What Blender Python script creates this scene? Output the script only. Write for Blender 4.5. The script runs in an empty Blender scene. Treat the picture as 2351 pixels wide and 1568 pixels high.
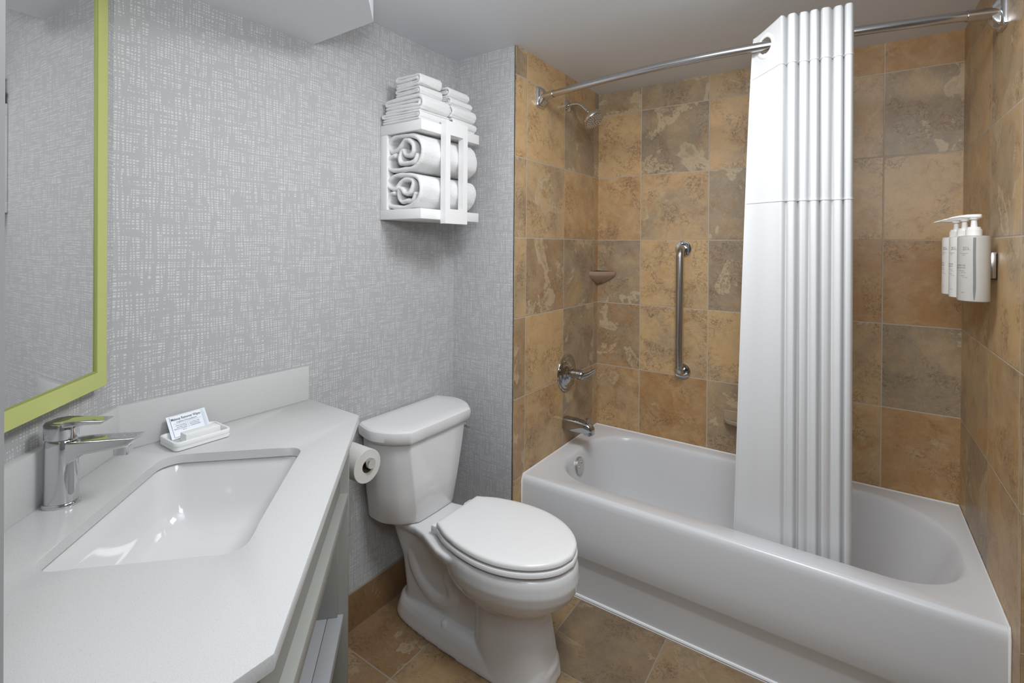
import bpy, bmesh, math, random
from mathutils import Vector, Matrix
random.seed(7)
C = bpy.context.scene.collection
R2 = math.sqrt(0.5)

# ------------------------------------------------------------------ camera
scn = bpy.context.scene
cam_d = bpy.data.cameras.new('camera'); cam = bpy.data.objects.new('camera', cam_d); C.objects.link(cam)
scn.camera = cam
F, CY = 1138.4, 569.15
YAW, ROLL, PITCH = math.radians(34.4403), math.radians(0.4349), math.radians(-0.2469)
right = Vector((math.cos(YAW), math.sin(YAW), 0))
fwd0 = Vector((-math.sin(YAW), math.cos(YAW), 0)); up0 = Vector((0, 0, 1))
fwd = fwd0*math.cos(PITCH) + up0*math.sin(PITCH)
up = up0*math.cos(PITCH) - fwd0*math.sin(PITCH)
r_ = right*math.cos(ROLL) + up*math.sin(ROLL)
u_ = up*math.cos(ROLL) - right*math.sin(ROLL)
m = Matrix((r_, u_, -fwd)).transposed().to_4x4(); m.translation = Vector((0, 0, 1.40))
cam.matrix_world = m
cam_d.sensor_fit = 'HORIZONTAL'; cam_d.sensor_width = 36; cam_d.lens = F/2351*36
cam_d.shift_x = 0; cam_d.shift_y = -(784-CY)/2351
cam_d.clip_start = 0.02; cam_d.clip_end = 50

# ------------------------------------------------------------------ world, view, main lights
w = bpy.data.worlds.new('world'); scn.world = w; w.use_nodes = True
w.node_tree.nodes['Background'].inputs[0].default_value = (1, 1, 1, 1)
w.node_tree.nodes['Background'].inputs[1].default_value = 0.35
scn.view_settings.view_transform = 'Standard'; scn.view_settings.look = 'None'
scn.view_settings.exposure = 0.08; scn.view_settings.gamma = 1.0
scn.view_settings.use_curve_mapping = False

def area(name, loc, target, size, power, sy=None, col=(1, 1, 1)):
    l = bpy.data.lights.new(name, 'AREA'); l.energy = power; l.size = size; l.color = col
    if sy: l.shape = 'RECTANGLE'; l.size_y = sy
    o = bpy.data.objects.new(name, l); C.objects.link(o); o.location = loc
    o.rotation_euler = (Vector(target)-Vector(loc)).to_track_quat('-Z', 'Y').to_euler()
    return o
area('ceiling_light', (-0.28, 1.02, 2.20), (-0.45, 1.25, 0.5), 0.45, 18.5, col=(0.95, 0.975, 1.0))
area('camera_fill', (0.22, 0.00, 1.90), (-0.65, 1.3, 1.45), 0.5, 5, col=(0.95, 0.975, 1.0))  # added soft fill beside the camera, not a doorway source
area('bounce_light', (-0.02, 0.10, 1.85), (-0.45, 0.95, 2.7), 0.45, 12, col=(0.95, 0.975, 1.0))

# ------------------------------------------------------------------ node helpers
class NT:
    def __init__(s, name, rough=0.5, metal=0.0, color=None, spec=None):
        s.m = bpy.data.materials.new(name); s.m.use_nodes = True
        s.t = s.m.node_tree; s.b = s.t.nodes['Principled BSDF']
        s.b.inputs['Roughness'].default_value = rough; s.b.inputs['Metallic'].default_value = metal
        if color: s.b.inputs['Base Color'].default_value = (*color, 1)
        if spec is not None: s.b.inputs['Specular IOR Level'].default_value = spec
    def n(s, typ, **kw):
        nd = s.t.nodes.new(typ)
        for k, v in kw.items(): setattr(nd, k, v)
        return nd
    def set(s, sock, v):
        if isinstance(v, bpy.types.NodeSocket): s.t.links.new(v, sock)
        elif isinstance(v, (tuple, list)) and len(v) == 3 and sock.type == 'RGBA': sock.default_value = (*v, 1)
        else: sock.default_value = v
    def math(s, op, a, b=None, c=None, clamp=False):
        nd = s.n('ShaderNodeMath', operation=op); nd.use_clamp = clamp
        s.set(nd.inputs[0], a)
        if b is not None: s.set(nd.inputs[1], b)
        if c is not None: s.set(nd.inputs[2], c)
        return nd.outputs[0]
    def xyz(s, x, y, z=0.0):
        nd = s.n('ShaderNodeCombineXYZ')
        s.set(nd.inputs[0], x); s.set(nd.inputs[1], y); s.set(nd.inputs[2], z); return nd.outputs[0]
    def sep(s, v):
        nd = s.n('ShaderNodeSeparateXYZ'); s.set(nd.inputs[0], v); return nd.outputs
    def noise(s, vec, scale, detail=2, rough=0.5, dist=0.0, out=0):
        nd = s.n('ShaderNodeTexNoise'); s.set(nd.inputs['Vector'], vec)
        nd.inputs['Scale'].default_value = scale; nd.inputs['Detail'].default_value = detail
        nd.inputs['Roughness'].default_value = rough; nd.inputs['Distortion'].default_value = dist
        return nd.outputs[out]
    def ramp(s, v, a, b):
        nd = s.n('ShaderNodeMapRange'); nd.clamp = True; nd.interpolation_type = 'SMOOTHSTEP'
        s.set(nd.inputs[0], v); nd.inputs[1].default_value = a; nd.inputs[2].default_value = b
        return nd.outputs[0]
    def mix(s, f, a, b):
        nd = s.n('ShaderNodeMix', data_type='RGBA')
        s.set(nd.inputs[0], f); s.set(nd.inputs[6], a); s.set(nd.inputs[7], b); return nd.outputs[2]
    def col(s, v): s.set(s.b.inputs['Base Color'], v)
    def bump(s, h, strength, dist=0.01):
        nd = s.n('ShaderNodeBump'); s.set(nd.inputs['Height'], h)
        nd.inputs['Strength'].default_value = strength; nd.inputs['Distance'].default_value = dist
        s.t.links.new(nd.outputs[0], s.b.inputs['Normal'])
    def uv(s): return s.n('ShaderNodeTexCoord').outputs['UV']
    def obj(s): return s.n('ShaderNodeTexCoord').outputs['Object']

# ------------------------------------------------------------------ materials
def mk_wallpaper():
    t = NT('wallpaper_weave', 0.62, spec=0.3)
    o = t.sep(t.uv()); x, y = o[0], o[1]
    wob = t.math('MULTIPLY', t.math('SUBTRACT', t.noise(t.xyz(x, y), 12, 1), 0.5), 0.0022)
    wob2 = t.math('MULTIPLY', t.math('SUBTRACT', t.noise(t.xyz(y, x, 5.0), 12, 1), 0.5), 0.0026)
    xx = t.math('ADD', x, wob); yy = t.math('ADD', y, wob2)
    def th(u, v, fu, fv, z, lo, hi, mod):
        nz_ = t.noise(t.xyz(t.math('MULTIPLY', u, fu), t.math('MULTIPLY', v, fv), z), 1.0, 1, 0.5)
        return t.ramp(t.math('ADD', nz_, mod), lo, hi)
    def threads(u, v, freq, z, duty, mod):   # closely spaced, slightly uneven parallel threads
        j = t.noise(t.xyz(t.math('MULTIPLY', u, 6.0), t.math('MULTIPLY', v, 55.0), z), 1.0, 1, 0.5)
        ph = t.math('ADD', t.math('MULTIPLY', v, freq), t.math('MULTIPLY', j, 2.0))
        sn = t.math('SINE', t.math('MULTIPLY', ph, 6.2832))
        return t.ramp(t.math('ADD', sn, t.math('MULTIPLY', mod, 6.0)), duty, duty+0.35)
    m1 = t.math('MULTIPLY', t.math('SUBTRACT', t.noise(t.xyz(x, y, 9.0), 70, 2), 0.5), 0.36)
    m2 = t.math('MULTIPLY', t.math('SUBTRACT', t.noise(t.xyz(y, x, 4.0), 40, 1), 0.5), 0.22)
    hf = threads(x, yy, 150.0, 0.0, -0.28, m1)
    vf = threads(y, xx, 120.0, 6.0, -0.28, m1)
    hc = th(x, yy, 14.0, 120.0, 7.0, 0.41, 0.46, m2)
    vc = th(xx, y, 100.0, 12.0, 11.0, 0.41, 0.46, m2)
    msk = t.math('MULTIPLY', t.math('MULTIPLY', hf, vf), t.math('MULTIPLY', hc, vc))
    t.col(t.mix(msk, (0.43, 0.43, 0.435), (0.62, 0.62, 0.625)))
    t.bump(msk, 0.08, 0.002)
    return t.m

def mk_tile(name, rough=0.32, gain=1.0):
    t = NT(name, rough)
    uv = t.sep(t.uv()); at = t.n('ShaderNodeAttribute', attribute_name='tint')
    c = t.sep(at.outputs['Vector']); tone, brown, seed = c[0], c[1], c[2]
    sx = t.math('MULTIPLY', seed, 37.0)
    P = t.xyz(t.math('ADD', uv[0], sx), t.math('ADD', uv[1], t.math('MULTIPLY', seed, 91.0)), sx)
    big = t.noise(P, 1.5, 4, 0.62, 0.7)
    med = t.noise(P, 4.2, 6, 0.68, 0.9)
    fine = t.noise(P, 24, 4, 0.75, 0.2)
    pits = t.noise(P, 46, 3, 0.7)
    tn = t.math('ADD', tone, t.math('MULTIPLY', t.math('SUBTRACT', t.noise(P, 1.3, 8, 0.68, 0.5), 0.5), 3.4), clamp=True)
    gold, grey = (0.61, 0.405, 0.20), (0.30, 0.24, 0.17)
    col = t.mix(tn, gold, grey)
    br = t.math('ADD', brown, t.math('MULTIPLY', t.math('SUBTRACT', med, 0.5), 2.6), clamp=True)
    col = t.mix(t.math('MULTIPLY', br, 0.78), col, (0.36, 0.175, 0.055))
    # cream cloudy patches, crisp on one side
    cr = t.noise(P, 1.6, 7, 0.62, 0.6)
    crm = t.math('MULTIPLY', t.ramp(cr, 0.58, 0.60), t.ramp(cr, 0.72, 0.60))
    crm = t.math('MULTIPLY', crm, t.ramp(tn, 0.1, 0.6))
    col = t.mix(t.math('MULTIPLY', crm, 0.75), col, (0.60, 0.48, 0.31))
    # broad light/dark mottling
    mot = t.ramp(t.noise(P, 3.0, 8, 0.75, 0.3), 0.36, 0.66)
    col = t.mix(t.math('MULTIPLY', mot, 0.32), col, (0.56, 0.43, 0.27))
    # dark crackle: short curly veins gathered in clusters
    clus = t.ramp(t.noise(P, 2.6, 4, 0.6, 0.4), 0.46, 0.62)
    ve = t.math('ABSOLUTE', t.math('SUBTRACT', t.noise(P, 9.0, 6, 0.7, 0.9), 0.5))
    vein = t.math('MULTIPLY', t.math('SUBTRACT', 1.0, t.ramp(ve, 0.0, 0.030)), clus)
    col = t.mix(t.math('MULTIPLY', vein, 0.85), col, (0.17, 0.095, 0.045))
    sp = t.math('MULTIPLY', t.ramp(fine, 0.54, 0.66), clus)
    col = t.mix(t.math('MULTIPLY', sp, 0.7), col, (0.19, 0.105, 0.05))
    gr = t.ramp(t.noise(P, 60, 3, 0.8), 0.35, 0.7)
    col = t.mix(t.math('MULTIPLY', gr, 0.16), col, (0.20, 0.13, 0.07))
    lp = t.math('MULTIPLY', t.ramp(pits, 0.60, 0.68), tn)
    col = t.mix(t.math('MULTIPLY', lp, 0.55), col, (0.54, 0.45, 0.33))
    # grout
    def edge(v):
        f = t.math('FRACT', v)
        return t.math('MINIMUM', f, t.math('SUBTRACT', 1.0, f))
    e = t.math('MINIMUM', edge(uv[0]), edge(uv[1]))
    g = t.ramp(e, 0.0048, 0.0080)
    col = t.mix(g, (0.47, 0.41, 0.33), col)
    if gain != 1: col = t.mix(1-gain, col, (0.03, 0.022, 0.016))  # browner floor and baseboard tile, with low shade put into the colour
    t.col(col)
    t.set(t.b.inputs['Roughness'], t.math('SUBTRACT', 0.75, t.math('MULTIPLY', g, 0.75-rough)))
    h = t.math('ADD', t.ramp(e, 0.003, 0.010), t.math('MULTIPLY', t.math('ADD', med, t.math('MULTIPLY', fine, 0.4)), 0.35))
    t.bump(h, 0.35, 0.0025)
    return t.m

def mk_quartz():
    t = NT('quartz_speckled_white', 0.22, spec=0.4)
    P = t.obj()
    a = t.noise(P, 620, 2, 0.6); b = t.noise(P, 260, 3, 0.6)
    col = t.mix(t.ramp(a, 0.35, 0.65), (0.545, 0.545, 0.54), (0.605, 0.605, 0.60))
    col = t.mix(t.math('MULTIPLY', t.ramp(b, 0.67, 0.72), 0.35), col, (0.33, 0.33, 0.32))
    t.col(col); return t.m

def mk_terry():
    t = NT('terry_white', 0.95, spec=0.1, color=(0.80, 0.80, 0.80))
    P = t.obj()
    h = t.math('ADD', t.noise(P, 420, 3, 0.7), t.noise(P, 120, 2, 0.6))
    t.bump(h, 0.6, 0.004)
    t.b.inputs['Sheen Weight'].default_value = 0.2
    return t.m

def mk_fabric():
    t = NT('curtain_white_polyester', 0.75, spec=0.2, color=(0.78, 0.785, 0.79))
    P = t.obj()
    t.bump(t.noise(P, 900, 1), 0.08, 0.001)
    tr = t.n('ShaderNodeBsdfTranslucent'); tr.inputs[0].default_value = (0.75, 0.76, 0.77, 1)
    mx = t.n('ShaderNodeMixShader'); mx.inputs[0].default_value = 0.15
    out = t.t.nodes['Material Output']
    t.t.links.new(t.b.outputs[0], mx.inputs[1]); t.t.links.new(tr.outputs[0], mx.inputs[2])
    t.t.links.new(mx.outputs[0], out.inputs[0])
    return t.m

def mk_brushed():
    t = NT('brushed_steel', 0.24, 1.0, color=(0.56, 0.56, 0.57))
    o = t.sep(t.obj())
    n = t.noise(t.xyz(o[0], t.math('MULTIPLY', o[1], 1.0), t.math('MULTIPLY', o[2], 60)), 20, 2)
    t.set(t.b.inputs['Roughness'], t.math('ADD', 0.16, t.math('MULTIPLY', n, 0.14)))
    return t.m

def simple(name, col, rough=0.5, metal=0.0, noise=0.0, scale=30, spec=None, coat=0.0):
    t = NT(name, rough, metal, col, spec)
    if noise:
        v = t.noise(t.obj(), scale, 3)
        t.col(t.mix(v, tuple(c*(1-noise) for c in col), tuple(min(1, c*(1+noise)) for c in col)))
    if coat: t.b.inputs['Coat Weight'].default_value = coat; t.b.inputs['Coat Roughness'].default_value = 0.05
    return t.m

M = dict(
    paper=mk_wallpaper(), tile=mk_tile('travertine_tile', 0.38), floor=mk_tile('travertine_floor_shaded', 0.42, 0.58), quartz=mk_quartz(),
    terry=mk_terry(), fabric=mk_fabric(), brushed=mk_brushed(),
    ceiling=simple('ceiling_paint', (0.77, 0.80, 0.84), 0.55, noise=0.02, scale=60),
    paint=simple('wall_paint', (0.62, 0.62, 0.62), 0.6, noise=0.02),
    mid_paint=simple('door_jamb_paint', (0.30, 0.30, 0.305), 0.6, noise=0.02),
    dark_paint=simple('hall_paint', (0.20, 0.20, 0.205), 0.7, noise=0.03),
    porcelain=simple('porcelain_white', (0.76, 0.76, 0.765), 0.10, noise=0.01, coat=0.5),
    sinkp=simple('sink_porcelain', (0.70, 0.70, 0.70), 0.07, noise=0.01, coat=0.5),
    enamel=simple('tub_enamel', (0.69, 0.70, 0.72), 0.24, noise=0.01, spec=0.35, coat=0.12),
    plastic=simple('seat_plastic_white', (0.86, 0.86, 0.86), 0.20, noise=0.01),
    white=simple('shelf_white_lacquer', (0.80, 0.80, 0.80), 0.38, noise=0.02),
    caulk=simple('caulk_white', (0.85, 0.85, 0.85), 0.5, noise=0.03),
    chrome_dark_refl=simple('chrome_dark_reflection', (0.46, 0.47, 0.49), 0.06, 1.0, noise=0.01),  # same chrome darkened, dark room reflections put into its colour
    chrome=simple('chrome', (0.66, 0.67, 0.68), 0.05, 1.0, noise=0.01),
    nickel=simple('satin_nickel', (0.62, 0.59, 0.56), 0.28, 1.0, noise=0.02),
    green=simple('green_lacquer_frame', (0.52, 0.56, 0.185), 0.42, noise=0.03),
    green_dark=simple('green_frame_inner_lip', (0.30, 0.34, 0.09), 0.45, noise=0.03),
    mirror=simple('mirror_glass', (0.80, 0.81, 0.81), 0.02, 1.0, noise=0.005),
    cabinet=simple('cabinet_grey_paint', (0.34, 0.345, 0.32), 0.42, noise=0.02),
    cabinet_shelf=simple('cabinet_shelf_grey', (0.40, 0.41, 0.43), 0.45, noise=0.02),
    soapdish=simple('ceramic_taupe', (0.36, 0.25, 0.18), 0.2, noise=0.03),
    soapdish2=simple('ceramic_beige', (0.40, 0.31, 0.21), 0.2, noise=0.03),
    dish=simple('dish_white', (0.85, 0.86, 0.87), 0.25, noise=0.01),
    soap=simple('soap_box_white', (0.86, 0.86, 0.845), 0.5, noise=0.02),
    packet=simple('packet_pale_blue_foil', (0.62, 0.67, 0.74), 0.35, noise=0.05, scale=200),
    packet_label=simple('packet_label', (0.74, 0.78, 0.84), 0.4, noise=0.02),
    ink=simple('ink_black', (0.03, 0.03, 0.035), 0.6, noise=0.05),
    ink_grey=simple('ink_grey', (0.20, 0.20, 0.22), 0.6, noise=0.05),
    paper_roll=simple('tissue_paper', (0.66, 0.66, 0.63), 0.95, noise=0.04, scale=300, spec=0.1),
    cardboard=simple('cardboard_core', (0.20, 0.13, 0.08), 0.9, noise=0.1),
    bottle_white=simple('bottle_white', (0.80, 0.79, 0.77), 0.35, noise=0.01),
    bottle_grey=simple('bottle_grey', (0.50, 0.49, 0.46), 0.35, noise=0.01),
    bottle_window=simple('bottle_level_strip', (0.20, 0.205, 0.21), 0.3, noise=0.02),
    pump=simple('pump_white', (0.84, 0.83, 0.81), 0.35, noise=0.01),
    blackp=simple('black_plastic', (0.03, 0.03, 0.03), 0.5, noise=0.05),
    nozzle=simple('nozzle_white_rubber', (0.72, 0.70, 0.66), 0.5, noise=0.02),
    shower_face=simple('shower_face_dark_chrome', (0.34, 0.31, 0.28), 0.25, 0.8, noise=0.03),
)

# ------------------------------------------------------------------ mesh helpers
def new_obj(name, verts, faces, mat, parent=None, smooth=None, mats=None):
    me = bpy.data.meshes.new(name); me.from_pydata([tuple(v) for v in verts], [], faces)
    bm = bmesh.new(); bm.from_mesh(me); bmesh.ops.recalc_face_normals(bm, faces=bm.faces); bm.to_mesh(me); bm.free()
    o = bpy.data.objects.new(name, me); C.objects.link(o)
    if mats:
        for x in mats: me.materials.append(x)
    elif mat: me.materials.append(mat)
    if smooth is not None: smooth_angle(me, smooth)
    if parent: o.parent = parent; o.matrix_parent_inverse = parent.matrix_world.inverted()
    return o
def smooth_angle(me, deg):
    for p in me.polygons: p.use_smooth = True
    if deg >= 180: return
    bm = bmesh.new(); bm.from_mesh(me); a = math.radians(deg)
    for e in bm.edges:
        if len(e.link_faces) == 2: e.smooth = e.calc_face_angle(0) < a
    bm.to_mesh(me); bm.free()
class MB:
    def __init__(s): s.v = []; s.f = []
    def add(s, v, f):
        k = len(s.v); s.v += [Vector(x) for x in v]; s.f += [[i+k for i in q] for q in f]; return s
    def box(s, a, b, bev=0.0, T=None, seg=2):
        bm = bmesh.new(); bmesh.ops.create_cube(bm, size=1)
        for v in bm.verts: v.co = Vector([(a[i]+b[i])/2 + v.co[i]*(b[i]-a[i]) for i in range(3)])
        if bev: bmesh.ops.bevel(bm, geom=bm.edges[:], offset=bev, segments=seg, profile=0.5, affect='EDGES')
        return s.bm(bm, T)
    def bm(s, bm, T=None):
        bm.verts.index_update()
        vs = [(T @ v.co if T else v.co.copy()) for v in bm.verts]
        fs = [[v.index for v in f.verts] for f in bm.faces]; bm.free(); return s.add(vs, fs)
    def loft(s, rings, cap0=True, cap1=True, closed=True, T=None):
        n = len(rings[0]); v = [Vector(p) for r in rings for p in r]
        if T: v = [T @ p for p in v]
        f = []
        for i in range(len(rings)-1):
            for j in range(n if closed else n-1):
                k = (j+1) % n; f.append([i*n+j, i*n+k, (i+1)*n+k, (i+1)*n+j])
        if cap0: f.append(list(range(n))[::-1])
        if cap1: f.append([(len(rings)-1)*n+j for j in range(n)])
        return s.add(v, f)
    def lathe(s, prof, seg=40, T=None, cap=True):
        rings = [[(r*math.cos(2*math.pi*j/seg), r*math.sin(2*math.pi*j/seg), z) for j in range(seg)] for r, z in prof]
        return s.loft(rings, cap, cap, True, T)
    def tube(s, path, rad, seg=20, caps=True, flat=(1, 1)):
        path = [Vector(p) for p in path]; n = len(path)
        rads = rad if isinstance(rad, (list, tuple)) else [rad]*n
        rings = []; prev = None
        for i, p in enumerate(path):
            t = (path[min(i+1, n-1)]-path[max(i-1, 0)]).normalized()
            if prev is None:
                a = Vector((0, 0, 1)) if abs(t.z) < 0.9 else Vector((1, 0, 0))
                x = a.cross(t).normalized()
            else: x = (prev - t*prev.dot(t)).normalized()
            prev = x; y = t.cross(x)
            rings.append([p + (x*math.cos(q)*flat[0]+y*math.sin(q)*flat[1])*rads[i] for q in [2*math.pi*j/seg for j in range(seg)]])
        return s.loft(rings, caps, caps)
    def prism(s, poly, z0, z1, bev=0.0, T=None):
        bm = bmesh.new()
        b = [bm.verts.new((p[0], p[1], z0)) for p in poly]; t = [bm.verts.new((p[0], p[1], z1)) for p in poly]
        n = len(poly); bm.faces.new(b[::-1]); bm.faces.new(t)
        for i in range(n): bm.faces.new([b[i], b[(i+1) % n], t[(i+1) % n], t[i]])
        if bev: bmesh.ops.bevel(bm, geom=bm.edges[:], offset=bev, segments=2, profile=0.5, affect='EDGES')
        return s.bm(bm, T)
    def build(s, name, mat, parent=None, smooth=35): return new_obj(name, s.v, s.f, mat, parent, smooth)

def thing(name, label, cat, loc=(0, 0, 0), group=None):
    o = bpy.data.objects.new(name, None); C.objects.link(o); o.location = loc
    o.matrix_world = Matrix.Translation(loc)
    o.empty_display_size = 0.05; return tag(o, label, cat, group)
def tag(o, label, cat, group=None):
    o['label'] = label; o['category'] = cat
    if group: o['group'] = group
    return o
def struct(o): o['kind'] = 'structure'; return o
def axis_T(loc, z, x=None):
    z = Vector(z).normalized(); x = Vector(x) if x else (Vector((0, 0, 1)) if abs(z.z) < 0.9 else Vector((1, 0, 0)))
    x = (x - z*x.dot(z)).normalized(); y = z.cross(x)
    M_ = Matrix((x, y, z)).transposed().to_4x4(); M_.translation = Vector(loc); return M_
def catmull(pts, n=6, closed=False):
    out = []; N = len(pts); pts = [Vector(p) for p in pts]
    rng = range(N if closed else N-1)
    for i in rng:
        p0 = pts[(i-1) % N] if (closed or i > 0) else pts[0]
        p1 = pts[i]; p2 = pts[(i+1) % N]
        p3 = pts[(i+2) % N] if (closed or i < N-2) else pts[-1]
        for k in range(n):
            t = k/n
            out.append(0.5*((2*p1)+(p2-p0)*t+(2*p0-5*p1+4*p2-p3)*t*t+(3*p1-p0-3*p2+p3)*t**3))
    if not closed: out.append(pts[-1])
    return out
def rrect(x0, x1, y0, y1, rs, z, nc=10, ns=10):
    if not isinstance(rs, (tuple, list)): rs = (rs,)*4   # corners: x0y0, x1y0, x1y1, x0y1
    cs = [(x0+rs[0], y0+rs[0], 180, rs[0]), (x1-rs[1], y0+rs[1], 270, rs[1]), (x1-rs[2], y1-rs[2], 0, rs[2]), (x0+rs[3], y1-rs[3], 90, rs[3])]
    pts = []
    for i, (cx, cy, a0, r) in enumerate(cs):
        arc = [Vector((cx+r*math.cos(math.radians(a0+90*k/nc)), cy+r*math.sin(math.radians(a0+90*k/nc)), z)) for k in range(nc+1)]
        pts += arc
        nx = cs[(i+1) % 4]; b = Vector((nx[0]+nx[3]*math.cos(math.radians(nx[2])), nx[1]+nx[3]*math.sin(math.radians(nx[2])), z))
        for k in range(1, ns): pts.append(arc[-1].lerp(b, k/ns))
    return pts
def text_mesh(body, size, depth=0.0, sx=1.0, align='LEFT', bold=0.0):
    cu = bpy.data.curves.new('tmp', 'FONT'); cu.body = body; cu.size = size; cu.align_x = align; cu.extrude = depth
    cu.resolution_u = 2; cu.offset = bold
    o = bpy.data.objects.new('tmp', cu); C.objects.link(o)
    dg = bpy.context.evaluated_depsgraph_get(); me = bpy.data.meshes.new_from_object(o.evaluated_get(dg))
    bpy.data.objects.remove(o); bpy.data.curves.remove(cu)
    v = [Vector((p.co.x*sx, p.co.y, p.co.z)) for p in me.vertices]; f = [list(p.vertices) for p in me.polygons]
    bpy.data.meshes.remove(me); return v, f

# ------------------------------------------------------------------ room constants
XL, XF, XR, YS, YB, ZC, YT = -1.496, -1.160, 0.3474, 1.714, 2.530, 2.237, 1.774
S = 0.3401
Z0 = 1.4348 - 5*S         # tile row origin (grout line)
BX, FY, RY = -0.9163, 1.7975, 1.7319
WCX, WCY = -1.496, 0.450  # corner of left and diagonal wall
def tn(t, n, z=0.0): return Vector((WCX+(t+n)*R2, WCY+(n-t)*R2, z))

def wall_panel(name, a, b, z0, z1, mat, back=0.08, uoff=0.0, normal=None, parent=None):
    """upright slab from a to b (2D), its face towards 'normal'; UVs in metres"""
    a = Vector((a[0], a[1])); b = Vector((b[0], b[1])); d = (b-a); L = d.length; d.normalize()
    n = Vector(normal).normalized()
    P = lambda u, z, k=0.0: (a.x+d.x*u-n.x*k, a.y+d.y*u-n.y*k, z)
    v = [P(0, z0), P(L, z0), P(L, z1), P(0, z1), P(0, z0, back), P(L, z0, back), P(L, z1, back), P(0, z1, back)]
    f = [[0, 1, 2, 3], [5, 4, 7, 6], [4, 0, 3, 7], [1, 5, 6, 2], [3, 2, 6, 7], [4, 5, 1, 0]]
    o = new_obj(name, v, f, mat, parent)
    uvl = o.data.uv_layers.new(name='UVMap')
    for poly in o.data.polygons:
        for li in poly.loop_indices:
            c = o.data.vertices[o.data.loops[li].vertex_index].co
            uvl.data[li].uv = ((Vector((c.x, c.y))-a).dot(d)+uoff, c.z)
    return o

def tile_surface(name, org, du, dv, us, vs, u0, v0, tints, thick, mat=None, uv_u0=0, uv_v0=0, parent=None, seed0=1):
    """tiles laid on a plane; us, vs are the breakpoints; tints(i,j)->(tone,brown)"""
    org, du, dv = Vector(org), Vector(du), Vector(dv); n = du.cross(dv).normalized()
    verts, faces, info = [], [], []
    for j in range(len(vs)-1):
        for i in range(len(us)-1):
            k = len(verts)
            for (u, v) in ((us[i], vs[j]), (us[i+1], vs[j]), (us[i+1], vs[j+1]), (us[i], vs[j+1])):
                verts.append(org+du*u+dv*v)
            faces.append([k, k+1, k+2, k+3]); info.append((i, j))
    k = len(verts); U0, U1, V0, V1 = us[0], us[-1], vs[0], vs[-1]
    for d in (0.0004, thick):
        for (u, v) in ((U0, V0), (U1, V0), (U1, V1), (U0, V1)): verts.append(org+du*u+dv*v-n*d)
    faces += [[k+7, k+6, k+5, k+4], [k, k+1, k+5, k+4], [k+1, k+2, k+6, k+5], [k+2, k+3, k+7, k+6], [k+3, k, k+4, k+7]]
    me = bpy.data.meshes.new(name); me.from_pydata([tuple(v) for v in verts], [], faces)
    o = bpy.data.objects.new(name, me); C.objects.link(o); me.materials.append(mat or M['tile'])
    uvl = me.uv_layers.new(name='UVMap'); at = me.attributes.new('tint', 'FLOAT_VECTOR', 'FACE')
    for pi, poly in enumerate(me.polygons):
        if pi < len(info):
            i, j = info[pi]; tt = tints(i, j); rnd = random.Random(seed0*1000+i*31+j*7)
            at.data[pi].vector = (tt[0], tt[1], rnd.random())
        else: at.data[pi].vector = (0.4, 0.3, 0.5)
        for li in poly.loop_indices:
            c = me.vertices[me.loops[li].vertex_index].co - org
            uvl.data[li].uv = ((c.dot(du)-u0)/S, (c.dot(dv)-v0)/S)
    if parent: o.parent = parent
    return o

# ------------------------------------------------------------------ room shell
# tones: (grey amount, brown amount)
GO, GB, TA, GR, GK, OR, MV = (0.0, 0.05), (0.15, 0.42), (0.45, 0.05), (0.9, 0.1), (0.85, 0.5), (0.1, 0.95), (1.0, 0.0)
zrows = [Z0+i*S for i in range(0, 8)]
vs = [0.0] + [z for z in zrows if 0.02 < z < ZC-0.02] + [ZC]
ux = [XF, BX-S*0+0.0] ; ux = [XF, BX, BX+S, BX+2*S, BX+3*S, XR]
back_t = {  # rows counted from ceiling
    0: [MV, GR, TA, OR, OR], 1: [GO, MV, GO, TA, GR], 2: [GB, TA, GR, GO, GO],
    3: [GR, GO, MV, OR, OR], 4: [GK, GO, GO, TA, MV], 5: [GB, OR, GR, GB, OR], 6: [GO]*5, 7: [GO]*5}
nrow = len(vs)-1
struct(tile_surface('wall_back', (0, YB, 0), (1, 0, 0), (0, 0, 1), ux, vs, BX, Z0, lambda i, j: back_t[nrow-1-j][i], 0.08, seed0=3))
fy = [YS, FY, FY+S, FY+2*S, YB]
fac_t = {0: [GR, GO, GB, MV], 1: [GO, GO, GR, MV], 2: [TA, TA, GB, GB], 3: [TA, GK, GR, OR], 4: [GK, GO, MV, GR], 5: [GK, GB, GR, GR], 6: [GO]*4, 7: [GO]*4}
struct(tile_surface('wall_faucet', (XF, 0, 0), (0, 1, 0), (0, 0, 1), fy, vs, FY, Z0, lambda i, j: fac_t[nrow-1-j][i], 0.007, seed0=5))
ry = [1.70, RY, RY+S, RY+2*S, YB]
def rt(i, j): return [GB, TA, GB, GR, GO, GB, TA][(i*3+j*2) % 7]
# faces towards -X, so run the u axis backwards
ryu = [-y for y in ry[::-1]]
struct(tile_surface('wall_right', (XR, 0, 0), (0, -1, 0), (0, 0, 1), ryu, vs, -RY, Z0, lambda i, j: rt(3-i, j), 0.10, seed0=9))
wl = struct(wall_panel('wall_left', (XL, WCY), (XL, YS+0.08), 0, ZC, M['paper'], normal=(1, 0)))
struct(wall_panel('wall_return', (XL, YS), (XF-.007, YS), 0, ZC, M['paper'], normal=(0, -1), back=0.1, uoff=1.9))
p1 = tn(1.15, 0)
struct(wall_panel('wall_diagonal', (WCX, WCY), (p1.x, p1.y), 0, ZC, M['paper'], normal=(1, 1), uoff=4.0))
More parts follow.
